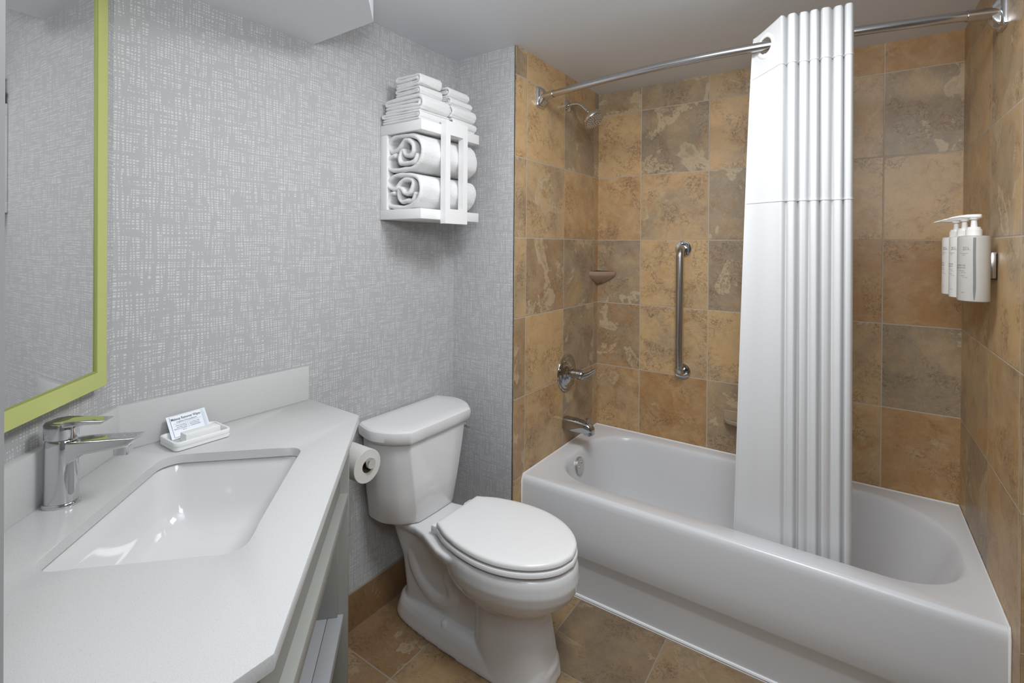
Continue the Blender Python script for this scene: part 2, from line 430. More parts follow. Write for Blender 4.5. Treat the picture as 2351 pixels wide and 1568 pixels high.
# end wall beside the vanity, its edge shows at the far left of the view
e = MB().prism([tn(.825, 0)[:2], tn(.825, .3525)[:2], tn(.93, .3525)[:2], tn(.93, 0)[:2]], 0, ZC)
struct(e.build('wall_vanity_end', M['mid_paint'], smooth=None))
struct(wall_panel('wall_entry_left', (p1.x, p1.y), (p1.x, -1.45), 0, ZC, M['dark_paint'], normal=(1, 0)))
struct(wall_panel('wall_rear', (p1.x, -1.45), (1.25, -1.45), 0, ZC, M['dark_paint'], normal=(0, 1)))
struct(wall_panel('wall_entry_right', (1.25, -1.45), (1.25, 1.70), 0, ZC, M['dark_paint'], normal=(-1, 0)))
struct(wall_panel('wall_tub_end', (XR+0.10, 1.70), (1.25, 1.70), 0, ZC, M['paper'], normal=(0, -1), uoff=2.2))
# floor
fx = [-1.56, -1.215, -0.875, -0.535, -0.195, 0.145, 0.485, 0.825, 1.27]
fyv = [-1.50, -1.28, -0.94, -0.60, -0.26, 0.08, 0.42, 0.76, 1.10, 1.438, 1.778]
ft = {(0, 7): (.75, .9), (0, 8): (.8, 1.0), (1, 8): (0.05, .35), (1, 9): GO, (2, 8): GO, (2, 9): (.95, .3), (3, 9): (.5, .15), (1, 7): GO, (0, 9): GK}
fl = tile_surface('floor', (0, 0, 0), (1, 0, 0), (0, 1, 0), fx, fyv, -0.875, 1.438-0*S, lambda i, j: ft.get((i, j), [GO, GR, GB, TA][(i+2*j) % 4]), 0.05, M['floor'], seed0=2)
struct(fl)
# baseboard of cut tile on the left and return walls
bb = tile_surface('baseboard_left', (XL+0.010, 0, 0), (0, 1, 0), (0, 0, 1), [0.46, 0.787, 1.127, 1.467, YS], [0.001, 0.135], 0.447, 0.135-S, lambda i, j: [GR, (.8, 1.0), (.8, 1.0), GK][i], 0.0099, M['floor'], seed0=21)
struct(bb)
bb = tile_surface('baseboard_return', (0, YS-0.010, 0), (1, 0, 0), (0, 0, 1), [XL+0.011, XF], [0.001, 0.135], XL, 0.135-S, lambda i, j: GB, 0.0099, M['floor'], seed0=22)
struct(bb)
# ceiling and soffit
struct(MB().box((XL-.1, -1.55, ZC), (1.35, YB+.1, ZC+.06)).build('ceiling', M['ceiling'], smooth=None))
sof = [(XL+.0, 0.995), (-1.193, 0.993), (-0.60, 0.400), (-0.60, 0.150), tuple(tn(.825, .38)[:2]), tuple(tn(.825, 0)[:2]), (WCX, WCY)]
so = MB().prism(sof, 2.070, ZC-0.001).build('ceiling_soffit', M['ceiling'], smooth=None); struct(so)
# thin black edge trim between wallpaper and tile
struct(MB().box((XF-.0075, YS-.0015, 0.0), (XF-.0045, YS+.001, ZC)).build('trim_1', M['blackp'], smooth=None))

# ------------------------------------------------------------------ bathtub
tub = thing('bathtub', 'white enamel alcove bathtub with apron front along the tiled wall', 'bathtub', ((XF+XR)/2, (YT+YB)/2, 0))
RIM = 0.42
b = MB()
x0, x1 = XF+.002, XR-.002
o0, o1, o2, o3 = x0, x1, 1.792, YB-.002
rings = [rrect(o0, o1, o2, o3, .004, RIM),
         rrect(-1.085, .302, 1.858, 2.468, (.20, .21, .27, .20), RIM-.001),
         rrect(-1.080, .297, 1.863, 2.463, (.20, .21, .27, .20), RIM-.004),
         rrect(-1.074, .291, 1.868, 2.458, (.20, .21, .27, .20), RIM-.012),
         rrect(-1.069, .280, 1.872, 2.453, (.195, .21, .26, .195), RIM-.03),
         rrect(-1.058, .240, 1.883, 2.443, (.19, .20, .25, .19), .30),
         rrect(-1.040, .170, 1.895, 2.430, (.18, .19, .24, .18), .18),
         rrect(-1.022, .120, 1.907, 2.418, (.17, .18, .22, .17), .11),
         rrect(-0.995, .080, 1.930, 2.395, (.15, .16, .18, .15), .075),
         rrect(-0.95, .02, 1.970, 2.355, (.12, .12, .12, .12), .062),
         rrect(-0.7, -.2, 2.10, 2.22, (.03, .03, .03, .03), .055)]
b.loft(rings, False, True)
prof = [(1.7895, 0.0), (1.7905, .118), (1.7885, .126), (1.7765, .166), (1.7735, .173), (1.7725, .25), (1.7735, .385), (1.7755, .402), (1.780, .413), (1.786, .4185), (1.792, RIM)]
b.loft([[(x, y, z) for x in [x0+(x1-x0)*k/24 for k in range(25)]] for y, z in prof], False, False, False)
tb = b.build('tub_body', M['enamel'], tub, smooth=60)
# caulk
cb = MB()
cb.tube([(XF+.004, YT+.005, .0), (XF+.004, YT-.001, .40), (XF+.003, YT+.012, RIM+.001), (XF+.003, YB-.004, RIM+.001), (XR-.003, YB-.004, RIM+.001), (XR-.003, YT+.012, RIM+.001), (XR-.004, YT-.001, .40), (XR-.004, YT+.005, .0)], .0035, 8)
cb.tube([(XF+.004, 1.789, .003), (XR-.004, 1.789, .003)], .0065, 8)
cb.build('caulk_bead', M['caulk'], tub)
# overflow plate
ov = MB().lathe([(.0, -.004), (.040, -.004), (.040, .006), (.037, .010), (.006, .011), (0.001, .011)], 36, axis_T((-1.064, 2.128, .356), (1, 0, .12))).build('overflow_plate', M['nickel'], tub)
for dy, dz in ((-.015, .0), (.016, .013), (.014, -.014)):
    MB().lathe([(.0, .0), (.0045, 0), (.0045, .0022), (.001, .0022)], 12, axis_T((-1.0535, 2.128+dy, .356+dz), (1, 0, .12))).build('screw', M['nickel'], ov)

# ------------------------------------------------------------------ tub spout, valve, shower head
sp = thing('tub_spout', 'chrome tub spout with diverter knob low on the tiled faucet wall', 'spout', (XF, 2.165, .53))
PY = 2.165
rings = []
for x, zc, hw, hh in ((0, .531, .029, .031), (.006, .531, .031, .033), (.05, .532, .029, .031), (.09, .531, .027, .029), (.118, .529, .025, .0275), (.138, .524, .0235, .0255), (.149, .517, .021, .019), (.152, .512, .018, .012)):
    ring = []
    for k in range(28):
        a = 2*math.pi*k/28; c, s_ = math.cos(a), math.sin(a)
        e_ = 0.55
        ring.append((XF+x, PY+hw*math.copysign(abs(c)**e_, c), zc+hh*math.copysign(abs(s_)**e_, s_)))
    rings.append(ring)
spb = MB().loft(rings); spb.box((XF+.114, PY-.0205, .4965), (XF+.146, PY+.0205, .520), .004)
spb.build('spout_body', M['chrome_dark_refl'], sp, 50)
MB().lathe([(.003, 0), (.003, .014), (.009, .016), (.009, .020), (.004, .023), (0.001, .023)], 20, Matrix.Translation((XF+.122, PY, .552))).build('diverter_knob', M['chrome_dark_refl'], sp)

va = thing('shower_valve', 'round chrome shower valve plate with lever handle on tiled faucet wall', 'valve', (XF, 2.173, .776))
T = axis_T((XF, 2.173, .776), (1, 0, 0))
MB().lathe([(.0, .0), (.091, .0), (.092, .003), (.089, .007), (.083, .009), (.081, .0075), (.076, .008), (.073, .011), (.066, .0125), (.052, .0175), (.042, .024), (.034, .032), (0.001, .033)], 64, T).build('escutcheon', M['chrome_dark_refl'], va, 60)
MB().lathe([(.0, .015), (.029, .015), (.030, .03), (.024, .034), (.024, .052), (.026, .054), (.026, .060), (.024, .062), (.0235, .085), (.020, .094), (.013, .099), (0.001, .100)], 36, T).build('valve_stem', M['chrome_dark_refl'], va, 40)
path = catmull([(XF+.080, 2.174, .772), (XF+.100, 2.180, .776), (XF+.120, 2.187, .786), (XF+.138, 2.193, .799), (XF+.149, 2.196, .807)], 5)
MB().tube(path, [.019-.006*min(1, i/12) for i in range(len(path)-1)]+[.008], 18, flat=(1, .7)).build('lever_handle', M['chrome_dark_refl'], va, 60)

sh = thing('wall_shower', 'round chrome shower head on a bent arm high on faucet wall', 'shower head', (XF, 2.165, 2.09))
MB().lathe([(.0, .0), (.030, .0), (.030, .003), (.024, .008), (.012, .011), (0.001, .011)], 36, axis_T((XF, 2.165, 2.088), (1, 0, 0))).build('wall_flange', M['chrome'], sh)
MB().tube(catmull([(XF+.002, 2.165, 2.088), (XF+.03, 2.165, 2.092), (XF+.055, 2.165, 2.090), (XF+.078, 2.165, 2.078), (XF+.098, 2.165, 2.058), (XF+.112, 2.165, 2.042)], 6), .0095, 18).build('shower_arm', M['chrome'], sh, 60)
hd = Vector((.62, -.10, -.78)).normalized()
hc = Vector((XF+.110, 2.165, 2.044))
T = axis_T(hc, hd)
hdo = MB().lathe([(.0, -.004), (.011, -.004), (.012, .004), (.010, .006), (.014, .012), (.017, .020), (.022, .026), (.040, .032), (.050, .038), (.052, .044), (.052, .058), (.050, .061), (.046, .062), (0.001, .062)], 48, T).build('head_shell', M['nickel'], sh, 40)
nf = MB().lathe([(.0, .0615), (.046, .0615), (.046, .0635), (0.001, .0635)], 40, T)
nface = len(nf.f)
nz = nf
for ring_r, cnt in ((.041, 24), (.034, 20), (.027, 16), (.020, 10)):
    for k in range(cnt):
        a = 2*math.pi*k/cnt
        nz.lathe([(.0, .0632), (.0016, .0632), (.0011, .0658), (0.0003, .0658)], 7, T @ Matrix.Translation((ring_r*math.cos(a), ring_r*math.sin(a), 0)))
for k in range(4):
    a = math.pi/2*k
    nz.box((-.008, .0095, .0630), (.004, .0115, .0645), 0, T @ Matrix.Rotation(a, 4, 'Z'))
sf = new_obj('spray_face', nz.v, nz.f, None, hdo, 35, [M['shower_face'], M['nozzle']])
for i_, p_ in enumerate(sf.data.polygons): p_.material_index = 0 if i_ < nface else 1
MB().tube([T @ Vector((-.03, .045, .050)), T @ Vector((-.036, .062, .052))], .003, 8).build('spray_lever', M['nickel'], hdo)

# ------------------------------------------------------------------ curtain rod
RZ = 2.063
def rod_y(x):
    t_ = (x-XF)/(XR-XF)
    return 1.902 + .018*t_ - .104*math.sin(math.pi*t_)**0.9
rod = thing('shower_rod', 'curved steel shower curtain rod spanning the tub alcove', 'curtain rod', (XF, 1.90, RZ))
xs = [XF+.05+(XR-XF-.1)*k/48 for k in range(49)]
MB().tube([(x, rod_y(x), RZ) for x in xs], .0145, 24).build('rod_tube', M['brushed'], rod, 60)
for sgn, xw in ((1, XF), (-1, XR)):
    xa, xb = xw+sgn*.012, xw+sgn*.085
    MB().tube([(xa, rod_y(xa), RZ), (xb, rod_y(xb), RZ)], .0168, 24).build('rod_sleeve', M['brushed'], rod, 60)
    yw = rod_y(xw)
    fm = MB()
    T = axis_T((xw, yw, RZ), (sgn, 0, 0), (0, 0, 1))
    fm.loft([[(p.x, p.y, h) for p in rrect(-.045*k, .045*k, -.034*q, .034*q, .008, 0, 5, 3)] for h, k, q in ((0, 1, 1), (.006, 1, 1), (.010, .97, .95), (.014, .94, .72))], T=T)
    fm.loft([[(p.x, p.y, h) for p in rrect(-.041*k, .041*k, -.022, .022, .008, 0, 5, 3)] for h, k in ((.008, 1.0), (.020, .86), (.030, .5))], T=T)
    fm.build('wall_bracket', M['chrome'], rod, 40)

# ------------------------------------------------------------------ shower curtain
cur = thing('shower_curtain', 'white fabric shower curtain gathered in pleats, hanging into the tub', 'shower curtain', (-.14, 1.84, .3))
XC = -.232; NP = 6.0
def cpoint(s, z):
    k = min(1, max(0, (2.13-z)/1.8)); kk = k**.8
    xl = -.282 - .058*kk; xr = -.0045 + .012*k
    f = .20 + .08*kk; xe = -.190-.004*kk
    drop = 0.075*k
    top = max(0, 1-max(0, k-.06)*1.25)
    amp = .0100+.0050*top; mean = -.041*max(0, 1-k*1.1)
    if s < f:
        q = s/f; x = xl+(xe-xl)*q; e0_ = .034-.016*kk
        y = rod_y(x)+drop + e0_ - (e0_+amp-mean)*(q**(1.15+.4*kk)) + .003*math.sin(q*8)*kk
        return Vector((x, y, z))
    q = (s-f)/(1-f); W_ = xr-xe
    ph = (q*6.25+.25+.06*math.sin(q*13+1)*min(1, q*8)+.05*math.sin(q*9)*kk)*2*math.pi
    alt = (.5-.5*math.cos(ph*.5+.4))*(1-top)
    wn = (1-.24*math.sin(q*17+1.3)*min(1, q*6))*(1-.70*alt)
    c_ = math.sin(ph); shp = 1-2*((1-c_)/2)**1.75   # broad rounded ridges, tighter valleys
    x = xe+W_*q - (.0016+.0014*top)*math.cos(ph)*min(1, q*12)*(1-.5*alt)
    y = rod_y(xe+W_*q)+drop + mean - amp*wn*shp
    return Vector((x, y, z))
NS, NZ = 380, 110
zs = [2.130-(2.130-.30)*(r/NZ)**1.25 for r in range(NZ+1)]
def ztop(s, z): # top hem sags on the flap
    f = max(0, 1-s/.2); return z - .026*f*max(0, 1-(2.13-z)/.35)
def crossings():
    out = []; prev = None
    for i in range(NS+1):
        p = cpoint(i/NS, RZ); d_ = p.y-rod_y(p.x)
        if prev is not None and prev*d_ < 0: out.append(i/NS)
        prev = d_
    return out
cr = crossings()
V, Fc = [], []
for r, z in enumerate(zs):
    for i in range(NS+1):
        p = cpoint(i/NS, z); p.z = ztop(i/NS, z); V.append(p)
PC = cpoint(cr[0], RZ); PC.z = RZ
hole = lambda c: (c-PC).length < .029 
SEAM1 = 1.985
for r in range(NZ):
    for i in range(NS):
        q = [r*(NS+1)+i, r*(NS+1)+i+1, (r+1)*(NS+1)+i+1, (r+1)*(NS+1)+i]
        c = sum((V[k] for k in q), Vector())/4
        if hole(c): continue
        Fc.append(q)
co = new_obj('fabric_panel', V, Fc, M['fabric'], cur, 180)
sol = co.modifiers.new('thick', 'SOLIDIFY'); sol.thickness = .0012; sol.offset = 0
def strip(name, zt, h, off):
    vv, ff = [], []; n = 0
    for i in range(NS+1):
        s = i/NS
        for (zz, o_) in ((zt, .0004), (zt, off), (zt-h, off), (zt-h, .0004)):
            p = cpoint(s, zz); a = cpoint(min(1, s+.002), zz); b_ = cpoint(max(0, s-.002), zz)
            nn = Vector((a.y-b_.y, -(a.x-b_.x), 0)).normalized()
            p.z = ztop(s, zz)
            vv.append(p+nn*o_)
    for i in range(NS):
        for k in range(4): ff.append([i*4+k, (i+1)*4+k, (i+1)*4+(k+1) % 4, i*4+(k+1) % 4])
    return new_obj(name, vv, ff, M['fabric'], cur, 60)
strip('hem_seam', 1.985, .0035, .0022); strip('liner_seam', 1.555, .005, .0022)
# side hem on the free edge
vv, ff = [], []
for r, z in enumerate(zs):
    for s, o_ in ((0, .0016), (.012, .0016), (.012, -.0016), (0, -.0016)):
        p = cpoint(s, z); p.z = ztop(s, z); p.y += -o_; vv.append(p)
for r in range(NZ):
    for k in range(4): ff.append([r*4+k, (r+1)*4+k, (r+1)*4+(k+1) % 4, r*4+(k+1) % 4])
new_obj('side_hem', vv, ff, M['fabric'], cur, 60)
for s in cr[:1]:
    p = cpoint(s, RZ); a = cpoint(s+.03, RZ)-cpoint(s-.03, RZ)
    T = axis_T(p, Vector((a.y, -a.x, 0)))
    mb = MB()
    prof = [(.0265, -.0015), (.029, -.003), (.040, -.0022), (.0425, 0), (.040, .0022), (.029, .003), (.0265, .0015)]
    rings = [[(r*math.cos(2*math.pi*j/40), r*math.sin(2*math.pi*j/40), z) for j in range(40)] for r, z in prof+[prof[0]]]
    mb.loft(rings, False, False, True, T); mb.build('grommet_ring', M['bottle_white'], cur, 60)

# ------------------------------------------------------------------ grab bar
gb = thing('grab_bar', 'vertical polished steel grab bar on the tiled back wall', 'grab bar', (-.695, YB, 1.08))
gx = -.695
arc = lambda cz, s_: [(gx, YB-.010-.048*math.sin(a)-.0, cz+s_*.05*(1-math.cos(a))) for a in [math.pi/2*k/8 for k in range(9)]]
top_z, bot_z = 1.392, .780
pth = [(gx, YB-.003, top_z), (gx, YB-.020, top_z)] + [(gx, YB-.020-.042*math.sin(a), top_z-.042*(1-math.cos(a))) for a in [math.pi/2*k/9 for k in range(1, 10)]]
pth += [(gx, YB-.062, 1.2), (gx, YB-.062, 1.0)]
pth += [(gx, YB-.020-.042*math.sin(a), bot_z+.042*(1-math.cos(a))) for a in [math.pi/2*k/9 for k in range(9, 0, -1)]] + [(gx, YB-.020, bot_z), (gx, YB-.003, bot_z)]
MB().tube(pth, .0180, 24).build('bar', M['brushed'], gb, 60)
for z in (top_z, bot_z):
    MB().lathe([(.0, .0), (.040, .0), (.040, .006), (.037, .010), (.030, .0115), (.018, .012), (0.001, .012)], 44, axis_T((gx, YB, z), (0, -1, 0))).build('wall_flange', M['chrome'], gb)

# ------------------------------------------------------------------ ceramic soap shelves
so1 = thing('soap_shelf', 'small taupe ceramic corner soap shelf where the tiled walls meet', 'soap shelf', (XF, YB, 1.25))
def fan(r, z, cx=XF+.0005, cy=YB-.0005, n=18):
    pts = [(cx, cy, z)]
    # chord-like front with rounded tips
    a = [(r, 0.0), (r, -.018), (r*.80, -.052*r/.11), (r*.45, -.088*r/.11), (.016, -r*.95), (0, -r)]
    return [Vector((cx+p[0], cy+p[1], z)) for p in [(0, 0)]] + [Vector((cx+p.x, cy+p.y, z)) for p in catmull([Vector((q[0], q[1], 0)) for q in a], 4)]
MB().loft([fan(.022, 1.195), fan(.060, 1.212), fan(.092, 1.232), fan(.104, 1.243), fan(.108, 1.248), fan(.108, 1.262), fan(.104, 1.266), fan(.098, 1.2665), fan(.094, 1.262), fan(.02, 1.259)]).build('shelf_body', M['soapdish'], so1, 40)
so2 = thing('soap_dish', 'beige ceramic soap dish low on back wall, half hidden by curtain', 'soap dish', (-.43, YB, .58))
def half(cx, w_, d_, z, n=20): return [Vector((cx+w_*math.cos(math.pi*k/n), YB-.0005-d_*math.sin(math.pi*k/n)**.6, z)) for k in range(n+1)]
MB().loft([half(-.420, .055, .03, .566), half(-.420, .068, .055, .572), half(-.420, .073, .066, .580), half(-.420, .074, .068, .592), half(-.420, .071, .065, .596), half(-.420, .064, .057, .594), half(-.420, .05, .045, .586)]).build('dish_body', M['soapdish2'], so2, 40)
MB().box((-.498, YB-.010, .563), (-.342, YB-.0005, .628), .004).build('back_plate', M['soapdish2'], so2, 40)

# ------------------------------------------------------------------ dispenser bottles and bracket
br = thing('bottle_bracket', 'brushed steel wall bracket holding pump bottles on right tiled wall', 'bracket', (XR, 2.13, 1.35))
pm = MB().box((XR-.014, 1.974, 1.312), (XR-.0005, 2.31, 1.390), .003); pm.build('bracket_plate', M['blackp'], br)
MB().box((XR-.016, 1.972, 1.314), (XR-.0135, 2.308, 1.383), .001).build('front_cover', M['brushed'], br)
MB().box((XR-.0155, 1.969, 1.316), (XR-.004, 1.9735, 1.388), .001).build('end_cap', M['brushed'], br)
MB().box((XR-.014, 1.973, 1.3875), (XR-.002, 2.306, 1.391), .001).build('top_cap', M['chrome'], br)

def wrap_text(body, size, R, ang_end, z, cx, cy, align='RIGHT', sx=.8, elast=0.0):
    v, f = text_mesh(body, size, 0.0, sx, align)
    out = []
    for p in v:
        a = ang_end + p.x/R
        out.append(Vector((cx+(R+.0003)*math.cos(a), cy+(R+.0003)*math.sin(a), z+p.y)))
    return out, f
def make_bottle(cx, cy, kind, label, lines, bz=1.248, spin=0.0):
    t = thing('pump_bottle', label, 'bottle', (cx, cy, bz), 'pump bottles on the wall bracket')
    Rr = .0365; T = Matrix.Translation((cx, cy, bz))
    MB().lathe([(.0, .0), (.033, .0), (.0358, .002), (Rr, .006), (Rr, .184), (.0355, .189), (.032, .191), (.018, .1925), (.018, .194), (0.001, .194)], 56, T).build('bottle_body', kind, t, 35)
    MB().lathe([(.0, .192), (.0185, .192), (.0185, .209), (.0165, .210), (.0155, .215), (.0150, .217), (.008, .218), (.0075, .226), (.0068, .236), (.009, .239), (.0125, .240), (.0125, .243), (0.001, .243)], 32, T).build('pump_collar', M['pump'], t, 35)
    # pump head, nozzle pointing into the tub (-X, slightly away)
    d = Vector((-math.cos(.25), math.sin(.25), 0)); sd = Vector((-d.y, d.x, 0)); c = Vector((cx, cy, bz))
    rings = []
    for u, w_, zl, zh in ((-.017, .010, .243, .2535), (-.013, .0145, .2415, .2545), (0, .0155, .241, .2550), (.014, .0135, .242, .2545), (.030, .0095, .2435, .2525), (.048, .0065, .2430, .2485), (.057, .0048, .2410, .2450), (.059, .003, .240, .2425)):
        rings.append([c+d*u+sd*w_*math.copysign(abs(math.cos(a))**.7, math.cos(a))+Vector((0, 0, (zl+zh)/2+(zh-zl)/2*math.copysign(abs(math.sin(a))**.7, math.sin(a)))) for a in [2*math.pi*k/20 for k in range(20)]])
    MB().loft(rings).build('pump_spout', M['pump'], t, 45)
    if kind is M['bottle_grey']:
        a0 = math.atan2(-cy, -cx)+.05; vv, ff = [], []
        for k in range(13):
            z = bz+.006+(.186-.006)*k/12; wv = .085*(min(1, .35+k*.4) if k < 2 else 1)
            for j in range(5): 
                a = a0+wv*(j/4-.5)*2+.012*math.sin(k*.5); vv.append((cx+(Rr+.0004)*math.cos(a), cy+(Rr+.0004)*math.sin(a), z))
        for k in range(12):
            for j in range(4): ff.append([k*5+j, k*5+j+1, (k+1)*5+j+1, (k+1)*5+j])
        new_obj('level_strip', vv, ff, M['bottle_window'], t, 180)
    for nm, sel in (('number_print', lines[:1]), ('name_print', lines[3:5]), ('tagline_print', lines[1:3]), ('details_print', lines[5:9]), ('volume_print', lines[9:])):
        tm = MB()
        for body, size, z, end, sx in sel:
            v, f = wrap_text(body, size, Rr, end, bz+z, cx, cy, 'RIGHT', sx); tm.add(v, f)
        new_obj(nm, tm.v, tm.f, M['ink_grey'], t)
    return t
e0 = math.atan2(-1.96, -.294)   # towards the camera
def lines(l1, l2, dl):
    L = [('20¼.', .015, .149, e0-.18+dl, .62), ('The apothecary', .0036, .139, e0-.35+dl, .9), ('series', .0036, .134, e0-.52+dl, .9)]
    L += [(l1, .0062, .103, e0-.47+dl, .85), (l2, .0062, .096, e0-.50+dl, .85)]
    L += [('with moringa', .0032, .088, e0-.58+dl, .9), ('avec extrait', .0032, .083, e0-.46+dl, .9), ('hydratant', .0032, .074, e0-.55+dl, .9), ('net weight', .0032, .069, e0-.36+dl, .9), ('480 ml', .0036, .025, e0-.52+dl, .9)]
    return L
make_bottle(.294, 1.962, M['bottle_grey'], 'nearest pump bottle, grey body with dark level strip', lines('SHOWER GEL', 'GEL DOUCHE', 0))
make_bottle(.291, 2.087, M['bottle_white'], 'white pump bottle in the middle, partly behind grey bottle', lines('CONDITIONER', 'ADOUCISSANT', -.30))
make_bottle(.288, 2.212, M['bottle_white'], 'white pump bottle farthest along the bracket, nearest back wall', lines('SHAMPOO', 'SHAMPOING', -.40))

# ------------------------------------------------------------------ toilet
YC = 1.377
toi = thing('toilet', 'white two-piece elongated toilet with closed lid against papered wall', 'toilet', (-1.1, YC, 0))
def tank_ring(z, xb, xf, wb, ws, cr_, rc=.0):
    half = [Vector((xb, wb-.012, z)), Vector((xb+.006, wb-.003, z)), Vector((xb+.02, wb+.002, z))]
    side = catmull([Vector((xb+.02, wb+.002, z)), Vector((xb+(xf-xb)*.42, ws, z)), Vector((xb+(xf-xb)*.76, (ws*.55+cr_*.45)+.006, z)), Vector((xf-.004, cr_, z))], 8)
    front = [Vector((xf-.0005, cr_-.006, z)), Vector((xf+.001, cr_*.5, z)), Vector((xf+.002, 0, z))]
    h = half[:2]+side+front
    full = [Vector((p.x, -p.y, p.z)) for p in h] + [Vector((p.x, p.y, p.z)) for p in h[::-1][1:]]
    return [(p.x, YCT+p.y, p.z) for p in full]
YCT = 1.385
XB = XL+.012
tank = MB().loft([tank_ring(.388, XB+.014, -1.300, .150, .158, .085), tank_ring(.392, XB+.010, -1.290, .165, .168, .092), tank_ring(.402, XB+.008, -1.286, .172, .175, .097),
    tank_ring(.50, XB+.006, -1.281, .182, .192, .118), tank_ring(.62, XB+.004, -1.276, .190, .206, .140), tank_ring(.702, XB+.004, -1.274, .194, .212, .152)])
tk = tank.build('tank', M['porcelain'], toi, 32)
lidm = MB().loft([tank_ring(.700, XB+.004, -1.268, .196, .215, .156), tank_ring(.703, XB+.002, -1.262, .204, .224, .160), tank_ring(.712, XB, -1.257, .212, .231, .164), tank_ring(.735, XB-.001, -1.254, .214, .233, .166),
    tank_ring(.745, XB, -1.256, .212, .231, .164), tank_ring(.7505, XB+.004, -1.261, .207, .226, .160), tank_ring(.7525, XB+.012, -1.270, .198, .217, .153), tank_ring(.7535, XB+.04, -1.30, .16, .17, .11)])
lidm.build('tank_lid', M['porcelain'], toi, 30)
hm = MB().lathe([(.0, 0), (.011, 0), (.011, .006), (.006, .009), (.006, .018), (0.001, .018)], 20, axis_T((-1.325, YCT+.195, .655), (0, 1, 0)))
hm.tube([(-1.325, YCT+.209, .657), (-1.315, YCT+.210, .651), (-1.302, YCT+.209, .646)], [.008, .0065, .007], 12)
hm.build('flush_lever', M['chrome'], toi, 50)
# egg outline table (x, half width)
EGG = [(-1.176, .1075), (-1.174, .1115), (-1.155, .121), (-1.11, .144), (-1.057, .160), (-1.015, .168), (-.965, .173), (-.92, .172), (-.875, .165), (-.825, .148), (-.78, .122), (-.743, .088), (-.718, .048), (-.707, 0)]
def egg(z, grow=0.0, back=None, yc=YC, sx=1.0, front=0.0, hw=1.0):
    pts = [Vector((x, h, 0)) for x, h in EGG]; L = catmull(pts, 3)
    cx = -.93; out = []
    for p in L:
        x, h = p.x, p.y*hw
        nx = (x-cx)/.24; ny = h/.17; ln = math.hypot(nx, ny) or 1
        x2 = cx+(x-cx)*sx + grow*nx/ln + front*max(0, (x-cx)/.23); h2 = max(0, h+grow*ny/ln)
        if back is not None: x2 = max(x2, back)
        out.append((x2, h2))
    out[-1] = (out[-1][0], 0)
    full = [(x, yc-h, z) for x, h in out] + [(x, yc+h, z) for x, h in out[::-1][1:]]
    return full
MB().loft([egg(.4035, -.010), egg(.404, -.001), egg(.407, .0035), (egg(.416, .004)), egg(.4205, .0015), egg(.4215, -.006)]).build('seat_ring', M['plastic'], toi, 50)
MB().loft([egg(.4275, -.010), egg(.428, -.002), egg(.430, .0005), egg(.439, .0005), egg(.4435, -.0025), egg(.4462, -.008), egg(.4475, -.020), egg(.4485, -.06), egg(.449, -.12)]).build('seat_lid', M['plastic'], toi, 50)
hg = MB()
for s_ in (-1, 1):
    hg.box((-1.205, YC+s_*.088-.022, .398), (-1.160, YC+s_*.088+.022, .425), .006)
hg.box((-1.178, YC-.07, .404), (-1.163, YC+.07, .440), .005)
hg.build('seat_hinge', M['plastic'], toi)
# bowl and pedestal: overlapping closed volumes fused by a voxel remesh
def ell(x0, x1, hw, z, p=2.6, n=48, yc=YC):
    cx, rx = (x0+x1)/2, (x1-x0)/2; o = []
    for k in range(n):
        a = 2*math.pi*k/n; c, s_ = math.cos(a), math.sin(a)
        o.append((cx+rx*math.copysign(abs(c)**(2/p), c), yc+hw*math.copysign(abs(s_)**(2/p), s_), z))
    return o
def egg48(z, x0, x1, hw, blunt=2.3):
    """egg with fuller back, n matches ell()"""
    o = []; n = 48; cx = x0+(x1-x0)*.46
    for k in range(n):
        a = 2*math.pi*k/n; c, s_ = math.cos(a), math.sin(a)
        rx = (x1-cx) if c > 0 else (cx-x0); p = 2.0 if c > 0 else blunt
        o.append((cx+rx*math.copysign(abs(c)**(2/p), c), YC+hw*math.copysign(abs(s_)**(2/p), s_), z))
    return o
bw = MB()
bw.loft([ell(-1.060, -.768, .106, 0.0), ell(-1.060, -.768, .106, .02), ell(-1.058, -.775, .103, .05), ell(-1.056, -.788, .099, .12), ell(-1.058, -.800, .096, .18), ell(-1.07, -.800, .098, .215), egg48(.235, -1.09, -.790, .108), egg48(.250, -1.11, -.768, .125),
         egg48(.268, -1.13, -.742, .145), egg48(.290, -1.15, -.716, .163), egg48(.315, -1.165, -.702, .174), egg48(.345, -1.172, -.697, .180), egg48(.375, -1.176, -.701, .179), egg48(.390, -1.178, -.706, .176), egg48(.397, -1.176, -.713, .170)])
# rear body, deck and foot
bw.loft([rrect(-1.415, -1.0, YC-.056, YC+.056, .045, 0.01), rrect(-1.405, -1.0, YC-.054, YC+.054, .045, .10), rrect(-1.42, -1.0, YC-.058, YC+.058, .045, .22), rrect(-1.45, -1.0, YC-.078, YC+.078, .045, .33), rrect(-1.46, -1.05, YC-.088, YC+.088, .045, .375)])
dk = []
for z, gx_, gw in ((.345, -.02, -.020), (.357, -.005, -.006), (.372, 0, 0), (.383, 0, 0), (.3875, -.006, -.005)):
    hl = [(-1.468-gx_*.5, .085+gw), (-1.455, .100+gw), (-1.38, .104+gw), (-1.29, .106+gw), (-1.24, .116+gw), (-1.19, .137+gw), (-1.14, .158+gw), (-1.09, .168+gw), (-1.03, .165+gw), (-1.0, .12)]
    dk.append([(x, YC-h, z) for x, h in hl]+[(x, YC+h, z) for x, h in hl[::-1]])
bw.loft(dk)
